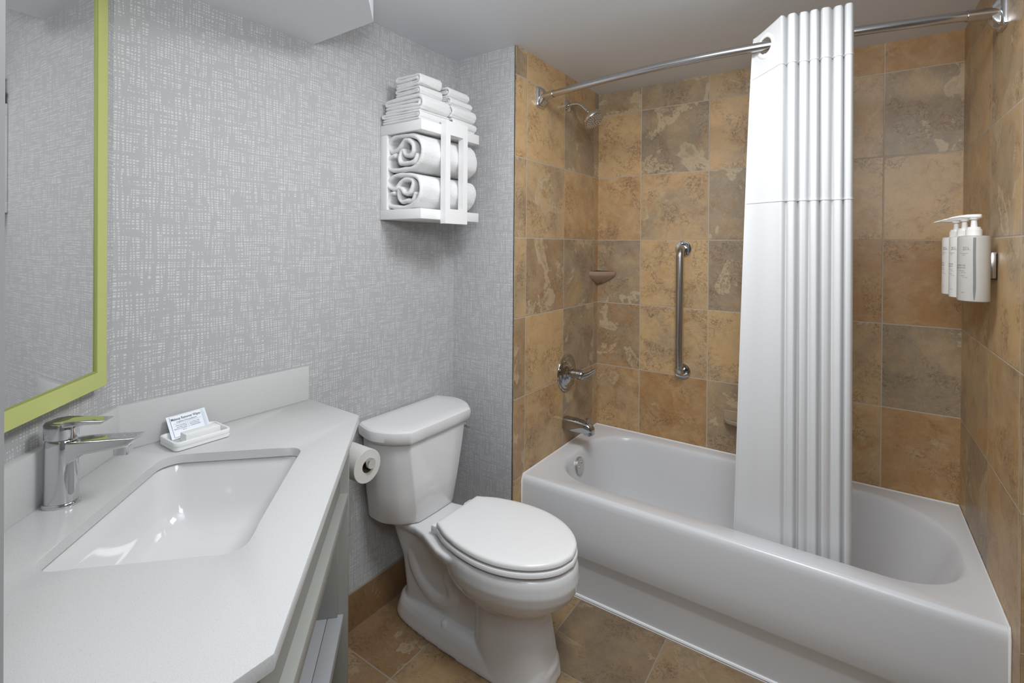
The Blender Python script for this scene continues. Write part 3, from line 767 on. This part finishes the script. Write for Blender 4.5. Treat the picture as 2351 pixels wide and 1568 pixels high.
def foot(z, g, cut=0.0):
    hl = [(-1.440-g, .02), (-1.430-g, .050+g), (-1.395, .074+g), (-1.33, .088+g), (-1.25, .096+g), (-1.15, .101+g), (-1.05, .104+g), (-.95, .105+g), (-.86, .100+g), (-.80, .083+g), (-.772+g, .045), (-.764+g, .015)]
    hl = [(p.x, p.y) for p in catmull([Vector((a_, b_, 0)) for a_, b_ in hl], 4)]
    hl = [(max(-1.44+cut*.6, min(-.77-cut, x)), max(.008, h-cut)) for x, h in hl]
    return [(x, YC-h, z) for x, h in hl]+[(x, YC+h, z) for x, h in hl[::-1]]
bw.loft([foot(0, .003), foot(.014, .002), foot(.050, -.006), foot(.066, -.006, .010), foot(.078, -.006, .030), foot(.082, -.006, .050)])
for s_ in (-1, 1):   # trapway bulging out on either side
    y = YC+s_*.032
    pth = catmull([(-1.13, y, .30), (-1.17, y, .235), (-1.145, y, .165), (-1.19, y, .125), (-1.27, y, .14), (-1.335, y, .20), (-1.355, y, .28), (-1.375, y, .33)], 5)
    bw.tube(pth, .036, 16)
    pth = catmull([(-1.28, y, .345), (-1.20, y, .315), (-1.12, y, .245), (-1.06, y, .215)], 5)
    bw.tube(pth, .038, 16)
bo = bw.build('bowl', M['porcelain'], toi, 180)
rm = bo.modifiers.new('fuse', 'REMESH'); rm.mode = 'VOXEL'; rm.voxel_size = .0031; rm.use_smooth_shade = True
sm = bo.modifiers.new('soften', 'SMOOTH'); sm.factor = .5; sm.iterations = 14
for s_ in (-1, 1):
    MB().lathe([(.0, 0), (.0145, 0), (.0145, .006), (.013, .014), (.009, .019), (.004, .021), (0.001, .021)], 24, Matrix.Translation((-1.168, YC+s_*.073, .064))).build('bolt_cap', M['plastic'], toi, 60)

# ------------------------------------------------------------------ wall shelf
shf = thing('towel_shelf', 'white lacquered open wall shelf frame with towels above the toilet', 'shelf', (XL, 1.45, 1.49))
XS = -1.278; Y0s, Y1s = 1.283, 1.617
for nm, za, zb in (('shelf_board', 1.817, 1.855), ('shelf_board', 1.496, 1.533)):
    MB().box((XL+.001, Y0s, za), (XS, Y1s, zb), .0015).build(nm, M['white'], shf)
for y0, y1 in ((Y0s, Y0s+.038), (Y1s-.038, Y1s)):
    MB().box((XL+.001, y0+.0005, 1.533), (XL+.037, y1-.0005, 1.817), .0015).build('back_post', M['white'], shf)
fr = MB(); xa, xb_ = XS+.0005, XS+.026; ya, yb = 1.385, 1.512; za, zb = 1.482, 1.868
def ring_frame(mb, x0, x1, y0, y1, z0, z1, wy, wzb, wzt):
    o = [(y0, z0), (y1, z0), (y1, z1), (y0, z1)]; i = [(y0+wy, z0+wzb), (y1-wy, z0+wzb), (y1-wy, z1-wzt), (y0+wy, z1-wzt)]
    v = [(x, p[0], p[1]) for x in (x0, x1) for p in o+i]; f = []
    for k in range(4):
        n = (k+1) % 4
        f += [[k, n, 4+n, 4+k], [8+k, 8+n, 12+n, 12+k], [k, n, 8+n, 8+k], [4+k, 4+n, 12+n, 12+k]]
    mb.add(v, f)
ring_frame(fr, xa, xb_, ya, yb, za, zb, .026, .055, .052)
fr.build('front_loop', M['white'], shf, smooth=None)

# ------------------------------------------------------------------ towels
def towel(name, label, path, th, y0, y1, loc, group, jitter=.0015, seed=1, skew=0.0, cat='towel', edge=None):
    """strip of folded cloth: path in (x, z), swept along Y, edges rounded"""
    rnd = random.Random(seed)
    P = catmull([Vector((p[0], p[1], 0)) for p in path], 7)
    n = len(P); out = []
    for i, p in enumerate(P):
        t_ = (P[min(i+1, n-1)]-P[max(i-1, 0)]).normalized(); out.append((p, Vector((-t_.y, t_.x, 0)), t_))
    ph = [rnd.uniform(0, 6.28) for _ in range(6)]
    def ring(y, m_, dy):
        L, Rr = [], []
        for i, (p, nn, t_) in enumerate(out):
            wob = 1+.10*math.sin(i*.37+ph[0])+.08*math.sin(i*.9+ph[1]+y*20)
            h = th/2*m_*wob
            q = p+Vector((jitter*math.sin(i*.21+y*9+ph[2]), jitter*math.sin(i*.17+y*13+ph[3]), 0))
            yy = y+dy*(1+.5*math.sin(i*.16+ph[4]))+skew*p.x + .003*math.sin(i*.11+ph[5])*(1 if dy or True else 0)
            L.append(Vector((q.x+nn.x*h, yy, q.y+nn.y*h))); Rr.append(Vector((q.x-nn.x*h, yy, q.y-nn.y*h)))
        def cap(p, t_, nn, s_):
            r = []
            for a in (-60, -25, 25, 60):
                a = math.radians(a); c_, sn = math.cos(a), math.sin(a)
                r.append(None)
            return r
        p, nn, t_ = out[-1]; h = th/2*m_
        endc = [Vector((p.x+t_.x*h*c+nn.x*h*s2, L[-1].y, p.y+t_.y*h*c+nn.y*h*s2)) for c, s2 in ((.7, .7), (1, 0), (.7, -.7))]
        p, nn, t_ = out[0]
        begc = [Vector((p.x-t_.x*h*c+nn.x*h*s2, L[0].y, p.y-t_.y*h*c+nn.y*h*s2)) for c, s2 in ((.7, -.7), (1, 0), (.7, .7))]
        return L+endc+Rr[::-1]+begc
    NL = len(P)
    ee = edge or th*.5; rings = []
    for a in (0, .12, .3, .55, .8, 1.0):
        m_ = max(.12, math.sqrt(max(0, 1-(1-a)**2)))
        rings.append(ring(y0+ee*a, m_, 0))
    for k in range(1, 8): rings.append(ring(y0+ee+(y1-y0-2*ee)*k/8, 1, 0))
    for a in (1.0, .8, .55, .3, .12, 0):
        m_ = max(.12, math.sqrt(max(0, 1-(1-a)**2)))
        rings.append(ring(y1-ee*a, m_, 0))
    mb = MB().loft(rings, False, False); N_ = len(rings[0])
    for base in (0, (len(rings)-1)*N_):
        for i in range(NL-1): mb.f.append([base+i, base+i+1, base+NL+3+NL-2-i, base+NL+3+NL-1-i])
        mb.f.append([base+NL-1, base+NL, base+NL+1, base+NL+2, base+NL+3]); mb.f.append([base+2*NL+2, base+2*NL+3, base+2*NL+4, base+2*NL+5, base])
    mb.v = [v+Vector(loc) for v in mb.v]
    o = mb.build(name, M['terry'], None, 180)
    return tag(o, label, cat, group)
def roll_path(w, h, v=0):
    k = w/.22; q = h/.14
    P = [(.050, .064), (.022, .058), (.010, .040), (.014, .018), (.040, .009), (.110, .009), (.165, .013), (.200, .036), (.211, .070), (.200, .104), (.165, .127), (.105, .131), (.045, .128), (.014, .112), (.012, .092),
         (.034, .080), (.060, .084), (.085, .096), (.110, .112), (.140, .110), (.160, .096), (.158, .074), (.140, .058), (.112, .060), (.100, .076), (.086, .074), (.078, .052), (.090, .032), (.125, .028), (.165, .032), (.180, .055)]
    if v: P = [(x+.004*math.sin(i*1.7), z+.003*math.sin(i*2.3)) for i, (x, z) in enumerate(P)]
    return [(x*k, z*q) for x, z in P]
towel('bath_towel', 'upper rolled white bath towel inside the wall shelf', roll_path(.193, .142), .0175, 1.292, 1.612, (XL+.022, 0, 1.674), 'rolled bath towels in the shelf', seed=4, edge=.012)
towel('bath_towel', 'lower rolled white bath towel on the bottom board of shelf', roll_path(.190, .137, 1), .0172, 1.290, 1.610, (XL+.022, 0, 1.534), 'rolled bath towels in the shelf', seed=5, edge=.012)
def fold_path(w, h, flip=False):
    th = h/4; l = [th*(.5+i) for i in range(4)]; f = w-.006
    r = (l[3]-l[0])/2; c = (l[3]+l[0])/2
    P = [(.004, l[0]), (w*.5, l[0]), (f-r, l[0])]
    P += [(f-r+r*math.sin(a), c-r*math.cos(a)) for a in (math.radians(45), math.radians(90), math.radians(135))]
    P += [(f-r, l[3]), (w*.5, l[3]), (.012, l[3]), (.002, (l[3]+l[2])/2), (.012, l[2]), (w*.5, l[2]), (f-r-.004, l[2]), (f-r+.004, (l[2]+l[1])/2), (f-r-.004, l[1]), (w*.5, l[1]), (.006, l[1])]
    return P
gA, gB = 'folded towels, near stack on the shelf', 'folded towels, far stack on the shelf'
z = 1.8555
for i, (wd, h, ya_, yb_, x_, lab, nm) in enumerate([
    (.200, .038, 1.282, 1.442, XL+.014, 'folded white hand towel, bottom of the near stack on the shelf', 'hand_towel'),
    (.195, .056, 1.290, 1.440, XL+.022, 'thick folded white hand towel, second from bottom of near stack', 'hand_towel'),
    (.140, .034, 1.298, 1.418, XL+.062, 'small folded white washcloth, just under the near stack top one', 'washcloth'),
    (.135, .046, 1.296, 1.412, XL+.068, 'small folded white washcloth, topmost of the near stack', 'washcloth')]):
    towel(nm, lab, fold_path(wd, h), h/4*1.02, ya_, yb_, (x_, 0, z), gA, seed=20+i, jitter=.0012); z += h*1.005
z = 1.8555
for i, (wd, h, ya_, yb_, x_, lab, nm) in enumerate([
    (.200, .042, 1.456, 1.600, XL+.018, 'folded white hand towel, bottom of the far stack on the shelf', 'hand_towel'),
    (.195, .050, 1.452, 1.598, XL+.022, 'thick folded white hand towel, second from bottom of far stack', 'hand_towel'),
    (.150, .030, 1.450, 1.585, XL+.058, 'small folded white washcloth, just under the far stack top one', 'washcloth'),
    (.140, .040, 1.448, 1.572, XL+.062, 'small folded white washcloth, topmost of the far stack', 'washcloth')]):
    towel(nm, lab, fold_path(wd, h), h/4*1.02, ya_, yb_, (x_, 0, z), gB, seed=40+i, jitter=.0012); z += h*1.005

# ------------------------------------------------------------------ vanity: countertop, sink, faucet
CT = .887
ctop = thing('countertop', 'white speckled quartz vanity countertop with backsplash and sink cutout', 'countertop', tuple(tn(.3, .3, CT)))
outer = [Vector((XL+.0005, .978)), Vector((-1.218, .970)), Vector((-.593, .344)), Vector((-.593, tn(.815, .477).y)), tn(.822, .470).to_2d(), tn(.822, .0005).to_2d(), Vector((WCX+.0005, WCY+.0005))]
# slab with a rounded-rectangle hole, in t,n coordinates
def hole_ring(g, z):
    pts = rrect(.046-g, .487+g, .138-g, .453+g, (.045, .045, .035, .035), 0, 8, 8)
    return [tn(p.x, p.y, z) for p in pts]
def slab_with_hole():
    bm = bmesh.new(); z = CT
    ov = [bm.verts.new((p.x, p.y, z)) for p in outer]; hv = [bm.verts.new(p) for p in hole_ring(0, z)]
    es = [bm.edges.new((ov[i], ov[(i+1) % len(ov)])) for i in range(len(ov))]+[bm.edges.new((hv[i], hv[(i+1) % len(hv)])) for i in range(len(hv))]
    bmesh.ops.triangle_fill(bm, use_beauty=True, edges=es)
    r = bmesh.ops.extrude_face_region(bm, geom=bm.faces[:])
    for v in [g for g in r['geom'] if isinstance(g, bmesh.types.BMVert)]: v.co.z -= .021
    ee = [e_ for e_ in bm.edges if len(e_.link_faces) == 2 and e_.calc_face_angle(0) > .8 and max(v.co.z for v in e_.verts) > CT-.001 and min(v.co.z for v in e_.verts) > CT-.001]
    bmesh.ops.bevel(bm, geom=ee, offset=.0018, segments=2, profile=.5, affect='EDGES')
    return bm
mb = MB(); mb.bm(slab_with_hole()); mb.build('slab', M['quartz'], ctop, 30)
bs = MB(); bs.box((XL+.0005, WCY+.004, CT), (XL+.020, .972, .997), .0012)
bs.build('backsplash', M['quartz'], ctop, 30)
k_ = .020*math.tan(math.radians(22.5))
bd = MB().prism([tn(-.0, .0005)[:2], tn(.020*.414, .020)[:2], tn(.822, .020)[:2], tn(.822, .0005)[:2]], CT, .997, .0008)
bd.build('backsplash', M['quartz'], ctop, 30)

snk = thing('sink', 'white porcelain undermount rectangular sink set in the quartz countertop', 'sink', tuple(tn(.266, .295, .75)))
def sring(x0, x1, y0, y1, r, z): return [tn(p.x, p.y, z) for p in rrect(x0, x1, y0, y1, r, 0, 8, 8)]
zt = CT-.0215
sk = MB().loft([sring(.020, .515, .112, .480, .05, zt), sring(.038, .496, .130, .460, .05, zt), sring(.041, .492, .134, .457, .05, zt-.006),
    sring(.050, .483, .140, .452, .052, zt-.05), sring(.062, .472, .148, .446, .056, zt-.10), sring(.078, .455, .160, .436, .062, zt-.130), sring(.105, .425, .182, .412, .065, zt-.146), sring(.16, .37, .225, .37, .06, zt-.153), sring(.245, .285, .28, .315, .017, zt-.157)], False, True)
sk.build('basin', M['sinkp'], snk, 80)
MB().lathe([(.0, 0), (.024, 0), (.026, .002), (.022, .004), (.018, .003), (0.001, .003)], 32, Matrix.Translation(tn(.265, .297, zt-.1565))).build('drain', M['chrome'], snk)
mk_v, mk_f = text_mesh('KOHLER', .011, 0, 1.1)
Tm = Matrix.Translation(tn(.405, .1355, zt-.012)) @ axis_T((0, 0, 0), (R2, R2, .15), (0, 0, 1)) 

fau = thing('sink_faucet', 'chrome single-lever basin faucet at the back of the sink', 'faucet', tuple(tn(.262, .053, CT)))
ft_, fn_ = .262, .053
def fr_(a, b_, z): return tn(ft_+a, fn_+b_, z)
def ering(rt_, rn_, z, dn=0.0, p=2.4, n=44, dz=lambda b_: 0):
    o = []
    for k in range(n):
        a = 2*math.pi*k/n; c, s_ = math.cos(a), math.sin(a)
        aa = rt_*math.copysign(abs(c)**(2/p), c); bb_ = rn_*math.copysign(abs(s_)**(2/p), s_)
        o.append(fr_(aa, bb_+dn, z+dz(bb_)))
    return o
MB().loft([ering(.0245, .0295, CT), ering(.0250, .0300, CT+.002), ering(.0250, .0300, CT+.006), ering(.0235, .0285, CT+.008)]).build('base_ring', M['chrome'], fau, 50)
MB().loft([ering(.0225, .0265, CT+.007), ering(.0220, .0262, CT+.05), ering(.0215, .0258, CT+.10), ering(.0212, .0256, CT+.122), ering(.0205, .0248, CT+.127), ering(.019, .023, CT+.129)]).build('faucet_body', M['chrome'], fau, 40)
# spout: rectangular section arm growing out of the body
sp_r = []
for b_, zt_, zb_, w_ in ((.000, 1.012, .972, .0140), (.012, 1.013, .970, .0165), (.020, 1.0132, .970, .0185), (.026, 1.0135, .974, .0200), (.031, 1.0140, .981, .0206), (.042, 1.0145, .9875, .0208), (.060, 1.0150, .9900, .0203), (.085, 1.0155, .9925, .0198), (.108, 1.0155, .9950, .0193), (.124, 1.0155, .9980, .0190), (.136, 1.0155, 1.0125, .0185)):
    rr = rrect(-w_, w_, zb_, zt_, min(.004, (zt_-zb_)*.45), 0, 4, 3)
    sp_r.append([fr_(p.x, b_, p.y) for p in rr])
so_ = MB().loft(sp_r); so_.build('spout', M['chrome'], fau, 40)
MB().loft([[fr_(p.x, p.y, z) for p in rrect(-.012, .012, .094, .120, .005, 0, 5, 3)] for z in (.980, .9965)]).build('aerator', M['chrome'], fau, 40)
# lever: drum plus flat tapered handle
MB().loft([ering(.0205, .0245, CT+.130), ering(.0225, .0265, CT+.132), ering(.0228, .0268, CT+.150, dz=lambda b_: .0), ering(.0228, .0268, CT+.160), ering(.021, .0250, CT+.163), ering(.010, .012, CT+.164)]).build('cartridge_cap', M['chrome'], fau, 40)
lv = []
for b_, zt_, zb_, w_ in ((-.024, 1.050, 1.044, .010), (-.016, 1.0525, 1.044, .0185), (0, 1.0535, 1.043, .0222), (.018, 1.0535, 1.042, .0205), (.030, 1.0530, 1.0425, .0165), (.044, 1.0525, 1.0440, .0150), (.060, 1.0520, 1.0445, .0150), (.074, 1.0515, 1.0445, .0150), (.082, 1.0510, 1.0490, .0145)):
    rr = rrect(-w_, w_, zb_, zt_, min(.0025, (zt_-zb_)*.45), 0, 4, 3)
    lv.append([fr_(p.x, b_, p.y) for p in rr])
MB().loft(lv).build('lever', M['chrome'], fau, 40)

# ------------------------------------------------------------------ amenities tray
tr = thing('soap_tray', 'white rectangular amenity tray on the countertop behind the sink', 'tray', (-1.408, .602, CT))
X0, X1, Yt0, Yt1 = -1.455, -1.358, .533, .668
g = .0015
MB().loft([rrect(X0+.006, X1-.006, Yt0+.006, Yt1-.006, .010, CT+.0005), rrect(X0+.001, X1-.001, Yt0+.001, Yt1-.001, .013, CT+.002), rrect(X0, X1, Yt0, Yt1, .014, CT+.008), rrect(X0+.0005, X1-.0005, Yt0+.0005, Yt1-.0005, .014, CT+.0105),
    rrect(X0-.0002, X1+.0002, Yt0, Yt1, .014, CT+.0115), rrect(X0, X1, Yt0, Yt1, .014, CT+.021), rrect(X0+.001, X1-.001, Yt0+.001, Yt1-.001, .013, CT+.0225), rrect(X0+.005, X1-.005, Yt0+.005, Yt1-.005, .010, CT+.0225), rrect(X0+.006, X1-.006, Yt0+.006, Yt1-.006, .009, CT+.021), rrect(X0+.007, X1-.007, Yt0+.007, Yt1-.007, .008, CT+.008), rrect(X0+.012, X1-.012, Yt0+.012, Yt1-.012, .005, CT+.007)]).build('tray_body', M['dish'], tr, 50)
sb = MB().box((-.0155, -.042, 0), (.0155, .042, .024), .0015)
sbo = sb.build('soap_box', M['soap'], None, 30); sbo.location = (-1.392, .606, CT+.0078); sbo.rotation_euler = (0, 0, .03)
tag(sbo, 'small white boxed soap bar lying in the amenity tray', 'soap')
# wipes packet leaning on the backsplash
pk = thing('wipes_packet', 'pale blue makeup remover wipes packet leaning in the amenity tray', 'packet', (-1.435, .600, CT+.008))
pw, ph_ = .094, .062
base_c = Vector((-1.430, .6015, CT+.010)); topv = Vector((-.036, -.002, .052)).normalized(); side = Vector((-.02, 1, .03)).normalized()
nrm = side.cross(topv).normalized()
if nrm.x < 0: nrm = -nrm
def PK(u, v, k=0.0): return base_c + side*u + topv*v + nrm*k
NU, NV = 22, 14; vv, ff = [], []
for sgn in (1, -1):
    for j in range(NV+1):
        for i in range(NU+1):
            u = i/NU-.5; v = j/NV
            puff = .0016*(max(0, 1-(abs(u)*2.25)**4))*(max(0, 1-(abs(v-.5)*2.1)**6))+.0003
            crk = .0004*math.sin(i*2.4)*(1 if abs(u) > .42 else .3)
            vv.append(PK(u*pw, v*ph_, sgn*puff+crk))
m0 = (NU+1)*(NV+1)
for sgn in (0, 1):
    for j in range(NV):
        for i in range(NU): a = sgn*m0+j*(NU+1)+i; ff.append([a, a+1, a+NU+2, a+NU+1])
for i in range(NU): ff.append([i, i+1, m0+i+1, m0+i]); a = NV*(NU+1)+i; ff.append([a, a+1, m0+a+1, m0+a])
for j in range(NV): a = j*(NU+1); ff.append([a, a+NU+1, m0+a+NU+1, m0+a]); a += NU; ff.append([a, a+NU+1, m0+a+NU+1, m0+a])
new_obj('packet_body', vv, ff, M['packet'], pk, 60)
vv, ff = [], []
for j in range(9):
    for i in range(17): vv.append(PK((i/16-.5)*.074-.003, .004+j/8*.055, .0024))
for j in range(8):
    for i in range(16): a = j*17+i; ff.append([a, a+1, a+18, a+17])
new_obj('packet_label', vv, ff, M['packet_label'], pk, 60)
def ptext(name, rows, mat):
    mb = MB()
    for body, size, u, v, sx, al in rows:
        tv, tf = text_mesh(body, size, 0, sx, al, size*.008 if mat is M['ink'] else 0)
        mb.add([PK(u+p.x, v+p.y, .0029) for p in tv], tf)
    return new_obj(name, mb.v, mb.f, mat, pk)
ptext('title_print', [('Makeup Remover Wipes', .0098, -.003, .0475, .72, 'CENTER')], M['ink'])
mbp = ptext('small_print', [('Lingettes Démaquillantes', .0062, -.003, .0405, .78, 'CENTER'), ('WITH VITAMIN E', .0040, -.006, .0315, .85, 'RIGHT'), ('ALL SKIN TYPES', .0040, -.006, .0270, .85, 'RIGHT'), ('GENTLE CLEANSING', .0040, -.006, .0225, .85, 'RIGHT'),
    ('ALCOHOL FREE', .0040, .001, .0315, .85, 'LEFT'), ('MOISTURIZING', .0040, .001, .0270, .85, 'LEFT'), ('CONDITIONING', .0040, .001, .0225, .85, 'LEFT'), ('NET 20', .0034, -.018, .0180, .85, 'LEFT')], M['ink_grey'])
ln = MB()
for u0, u1, v0, v1 in ((-.036, .032, .0378, .0382), (-.0027, -.0023, .020, .036)):
    ln.add([PK(u0, v0, .0028), PK(u1, v0, .0028), PK(u1, v1, .0028), PK(u0, v1, .0028)], [[0, 1, 2, 3]])
ln.build('rule_lines', M['ink_grey'], pk, None)

# ------------------------------------------------------------------ vanity cabinet
van = thing('vanity_cabinet', 'grey painted open vanity cabinet with lower shelf under the countertop', 'cabinet', tuple(tn(.3, .3, 0)))
def tbox(mb, t0, t1, n0, n1, z0, z1, bev=.001):
    T = Matrix(((R2, R2, 0, WCX), (-R2, R2, 0, WCY), (0, 0, 1, 0), (0, 0, 0, 1)))
    mb.box((t0, n0, z0), (t1, n1, z1), bev, T)
zu = CT-.0222
NF = .541
a = MB(); tbox(a, -.118, .70, .500, .518, .675, zu); a.build('apron_panel', M['cabinet'], van)
a = MB(); tbox(a, -.118, .705, .500, NF, .645, .681); a.build('bottom_rail', M['cabinet'], van)
a = MB(); tbox(a, -.142, -.118, .475, NF, .0, zu); a.build('corner_post', M['cabinet'], van)
a = MB(); tbox(a, .690, .715, .495, NF, .0, zu); a.build('corner_post', M['cabinet'], van)
a = MB(); tbox(a, -.118, -.105, .395, .515, .331, .645); a.build('side_board', M['cabinet'], van)
a = MB(); a.box((XL+.002, .885, 0), (tn(-.14, .47).x, .903, zu), .001); a.build('end_panel', M['cabinet'], van)
a = MB(); tbox(a, -.118, .690, .12, .487, .300, .331); a.build('shelf_panel', M['cabinet_shelf'], van)
a = MB(); tbox(a, -.118, .690, .4885, .530, .300, .331); a.build('shelf_edge', M['cabinet_shelf'], van)
# cabinet end under the clipped counter corner
a = MB(); a.box((-.655, tn(.8, .477).y+.03, .0), (-.637, tn(.715, .52).y, zu), .001); a.build('end_panel', M['cabinet'], van)
# drain pipe visible under the sink
pp = thing('drain_pipe', 'pale sink drain trap pipe below the basin inside vanity', 'pipe', tuple(tn(.265, .297, .45)))
MB().tube(catmull([tn(.265, .297, zt-.158), tn(.265, .297, .58), tn(.265, .297, .50), tn(.262, .26, .455), tn(.255, .215, .50), tn(.25, .17, .54), tn(.25, .10, .55), tn(.25, .002, .55)], 6), .019, 18).build('pipe_run', M['dish'], pp, 60)

# ------------------------------------------------------------------ toilet paper roll
tp = thing('toilet_paper_holder', 'satin nickel paper holder post on papered wall beside the vanity', 'paper holder', (XL, 1.066, .68))
MB().lathe([(.0, 0), (.026, 0), (.026, .006), (.022, .010), (.0105, .012), (.0105, .205), (0.001, .205)], 32, axis_T((XL, 1.069, .690), (1, 0, 0))).build('post', M['nickel'], tp, 40)
MB().lathe([(.0, .200), (.0150, .200), (.0162, .202), (.0162, .218), (.0152, .220), (0.001, .220)], 32, axis_T((XL, 1.069, .690), (1, 0, 0))).build('end_knob', M['nickel'], tp, 40)
ro = thing('toilet_paper', 'white toilet paper roll hanging on the nickel holder by vanity', 'toilet paper', (-1.34, 1.064, .68))
Tr = axis_T((-1.392, 1.064, .680), (1, 0, 0))
def ringsolid(mb, r0, r1, h, T, seg=56):
    prof = [(r0, 0), (r1-.001, 0), (r1, .001), (r1, h-.001), (r1-.001, h), (r0, h), (r0, 0)]
    mb.loft([[(r*math.cos(2*math.pi*j/seg), r*math.sin(2*math.pi*j/seg), z) for j in range(seg)] for r, z in prof], False, False, True, T)
a = MB(); ringsolid(a, .0212, .0535, .100, Tr); a.build('paper', M['paper_roll'], ro, 40)
a = MB(); ringsolid(a, .0200, .0211, .100, Tr); a.build('core', M['cardboard'], ro, 40)

# ------------------------------------------------------------------ mirror
mi = thing('wall_mirror', 'large wall mirror in a lime green frame above the vanity', 'mirror', tuple(tn(.4, .01, 1.5)))
MT0, MT1, MZ0, MZ1, FW = .078, .520, 1.072, 2.045, .036
def tframe(t0, t1, z0, z1, wt, n0, n1, bev=.0012):
    mb = MB()
    o = [(t0, z0), (t1, z0), (t1, z1), (t0, z1)]; i = [(t0+wt, z0+wt), (t1-wt, z0+wt), (t1-wt, z1-wt), (t0+wt, z1-wt)]
    v = [tn(p[0], n+(p[0]-MT0)*.035, p[1]) for n in (n0, n1) for p in o+i]; f = []
    for k in range(4):
        n = (k+1) % 4
        f += [[k, n, 4+n, 4+k], [8+k, 8+n, 12+n, 12+k], [k, n, 8+n, 8+k], [4+k, 4+n, 12+n, 12+k]]
    mb.add(v, f); return mb
tframe(MT0, MT1, MZ0, MZ1, FW, .001, .030).build('frame', M['green'], mi, None)
tframe(MT0+FW-.001, MT1-FW+.001, MZ0+FW-.001, MZ1-FW+.001, .005, .002, .0290).build('frame_lip', M['green_dark'], mi, None)
# the glass leans a few degrees out of the wall plane
gp = [tn(MT0+.02, .0265)[:2], tn(MT0+.02, .0220)[:2], tn(MT1-.02, .0400)[:2], tn(MT1-.02, .0445)[:2]]
a = MB().prism(gp, MZ0+.02, MZ1-.02); a.build('glass', M['mirror'], mi, None)
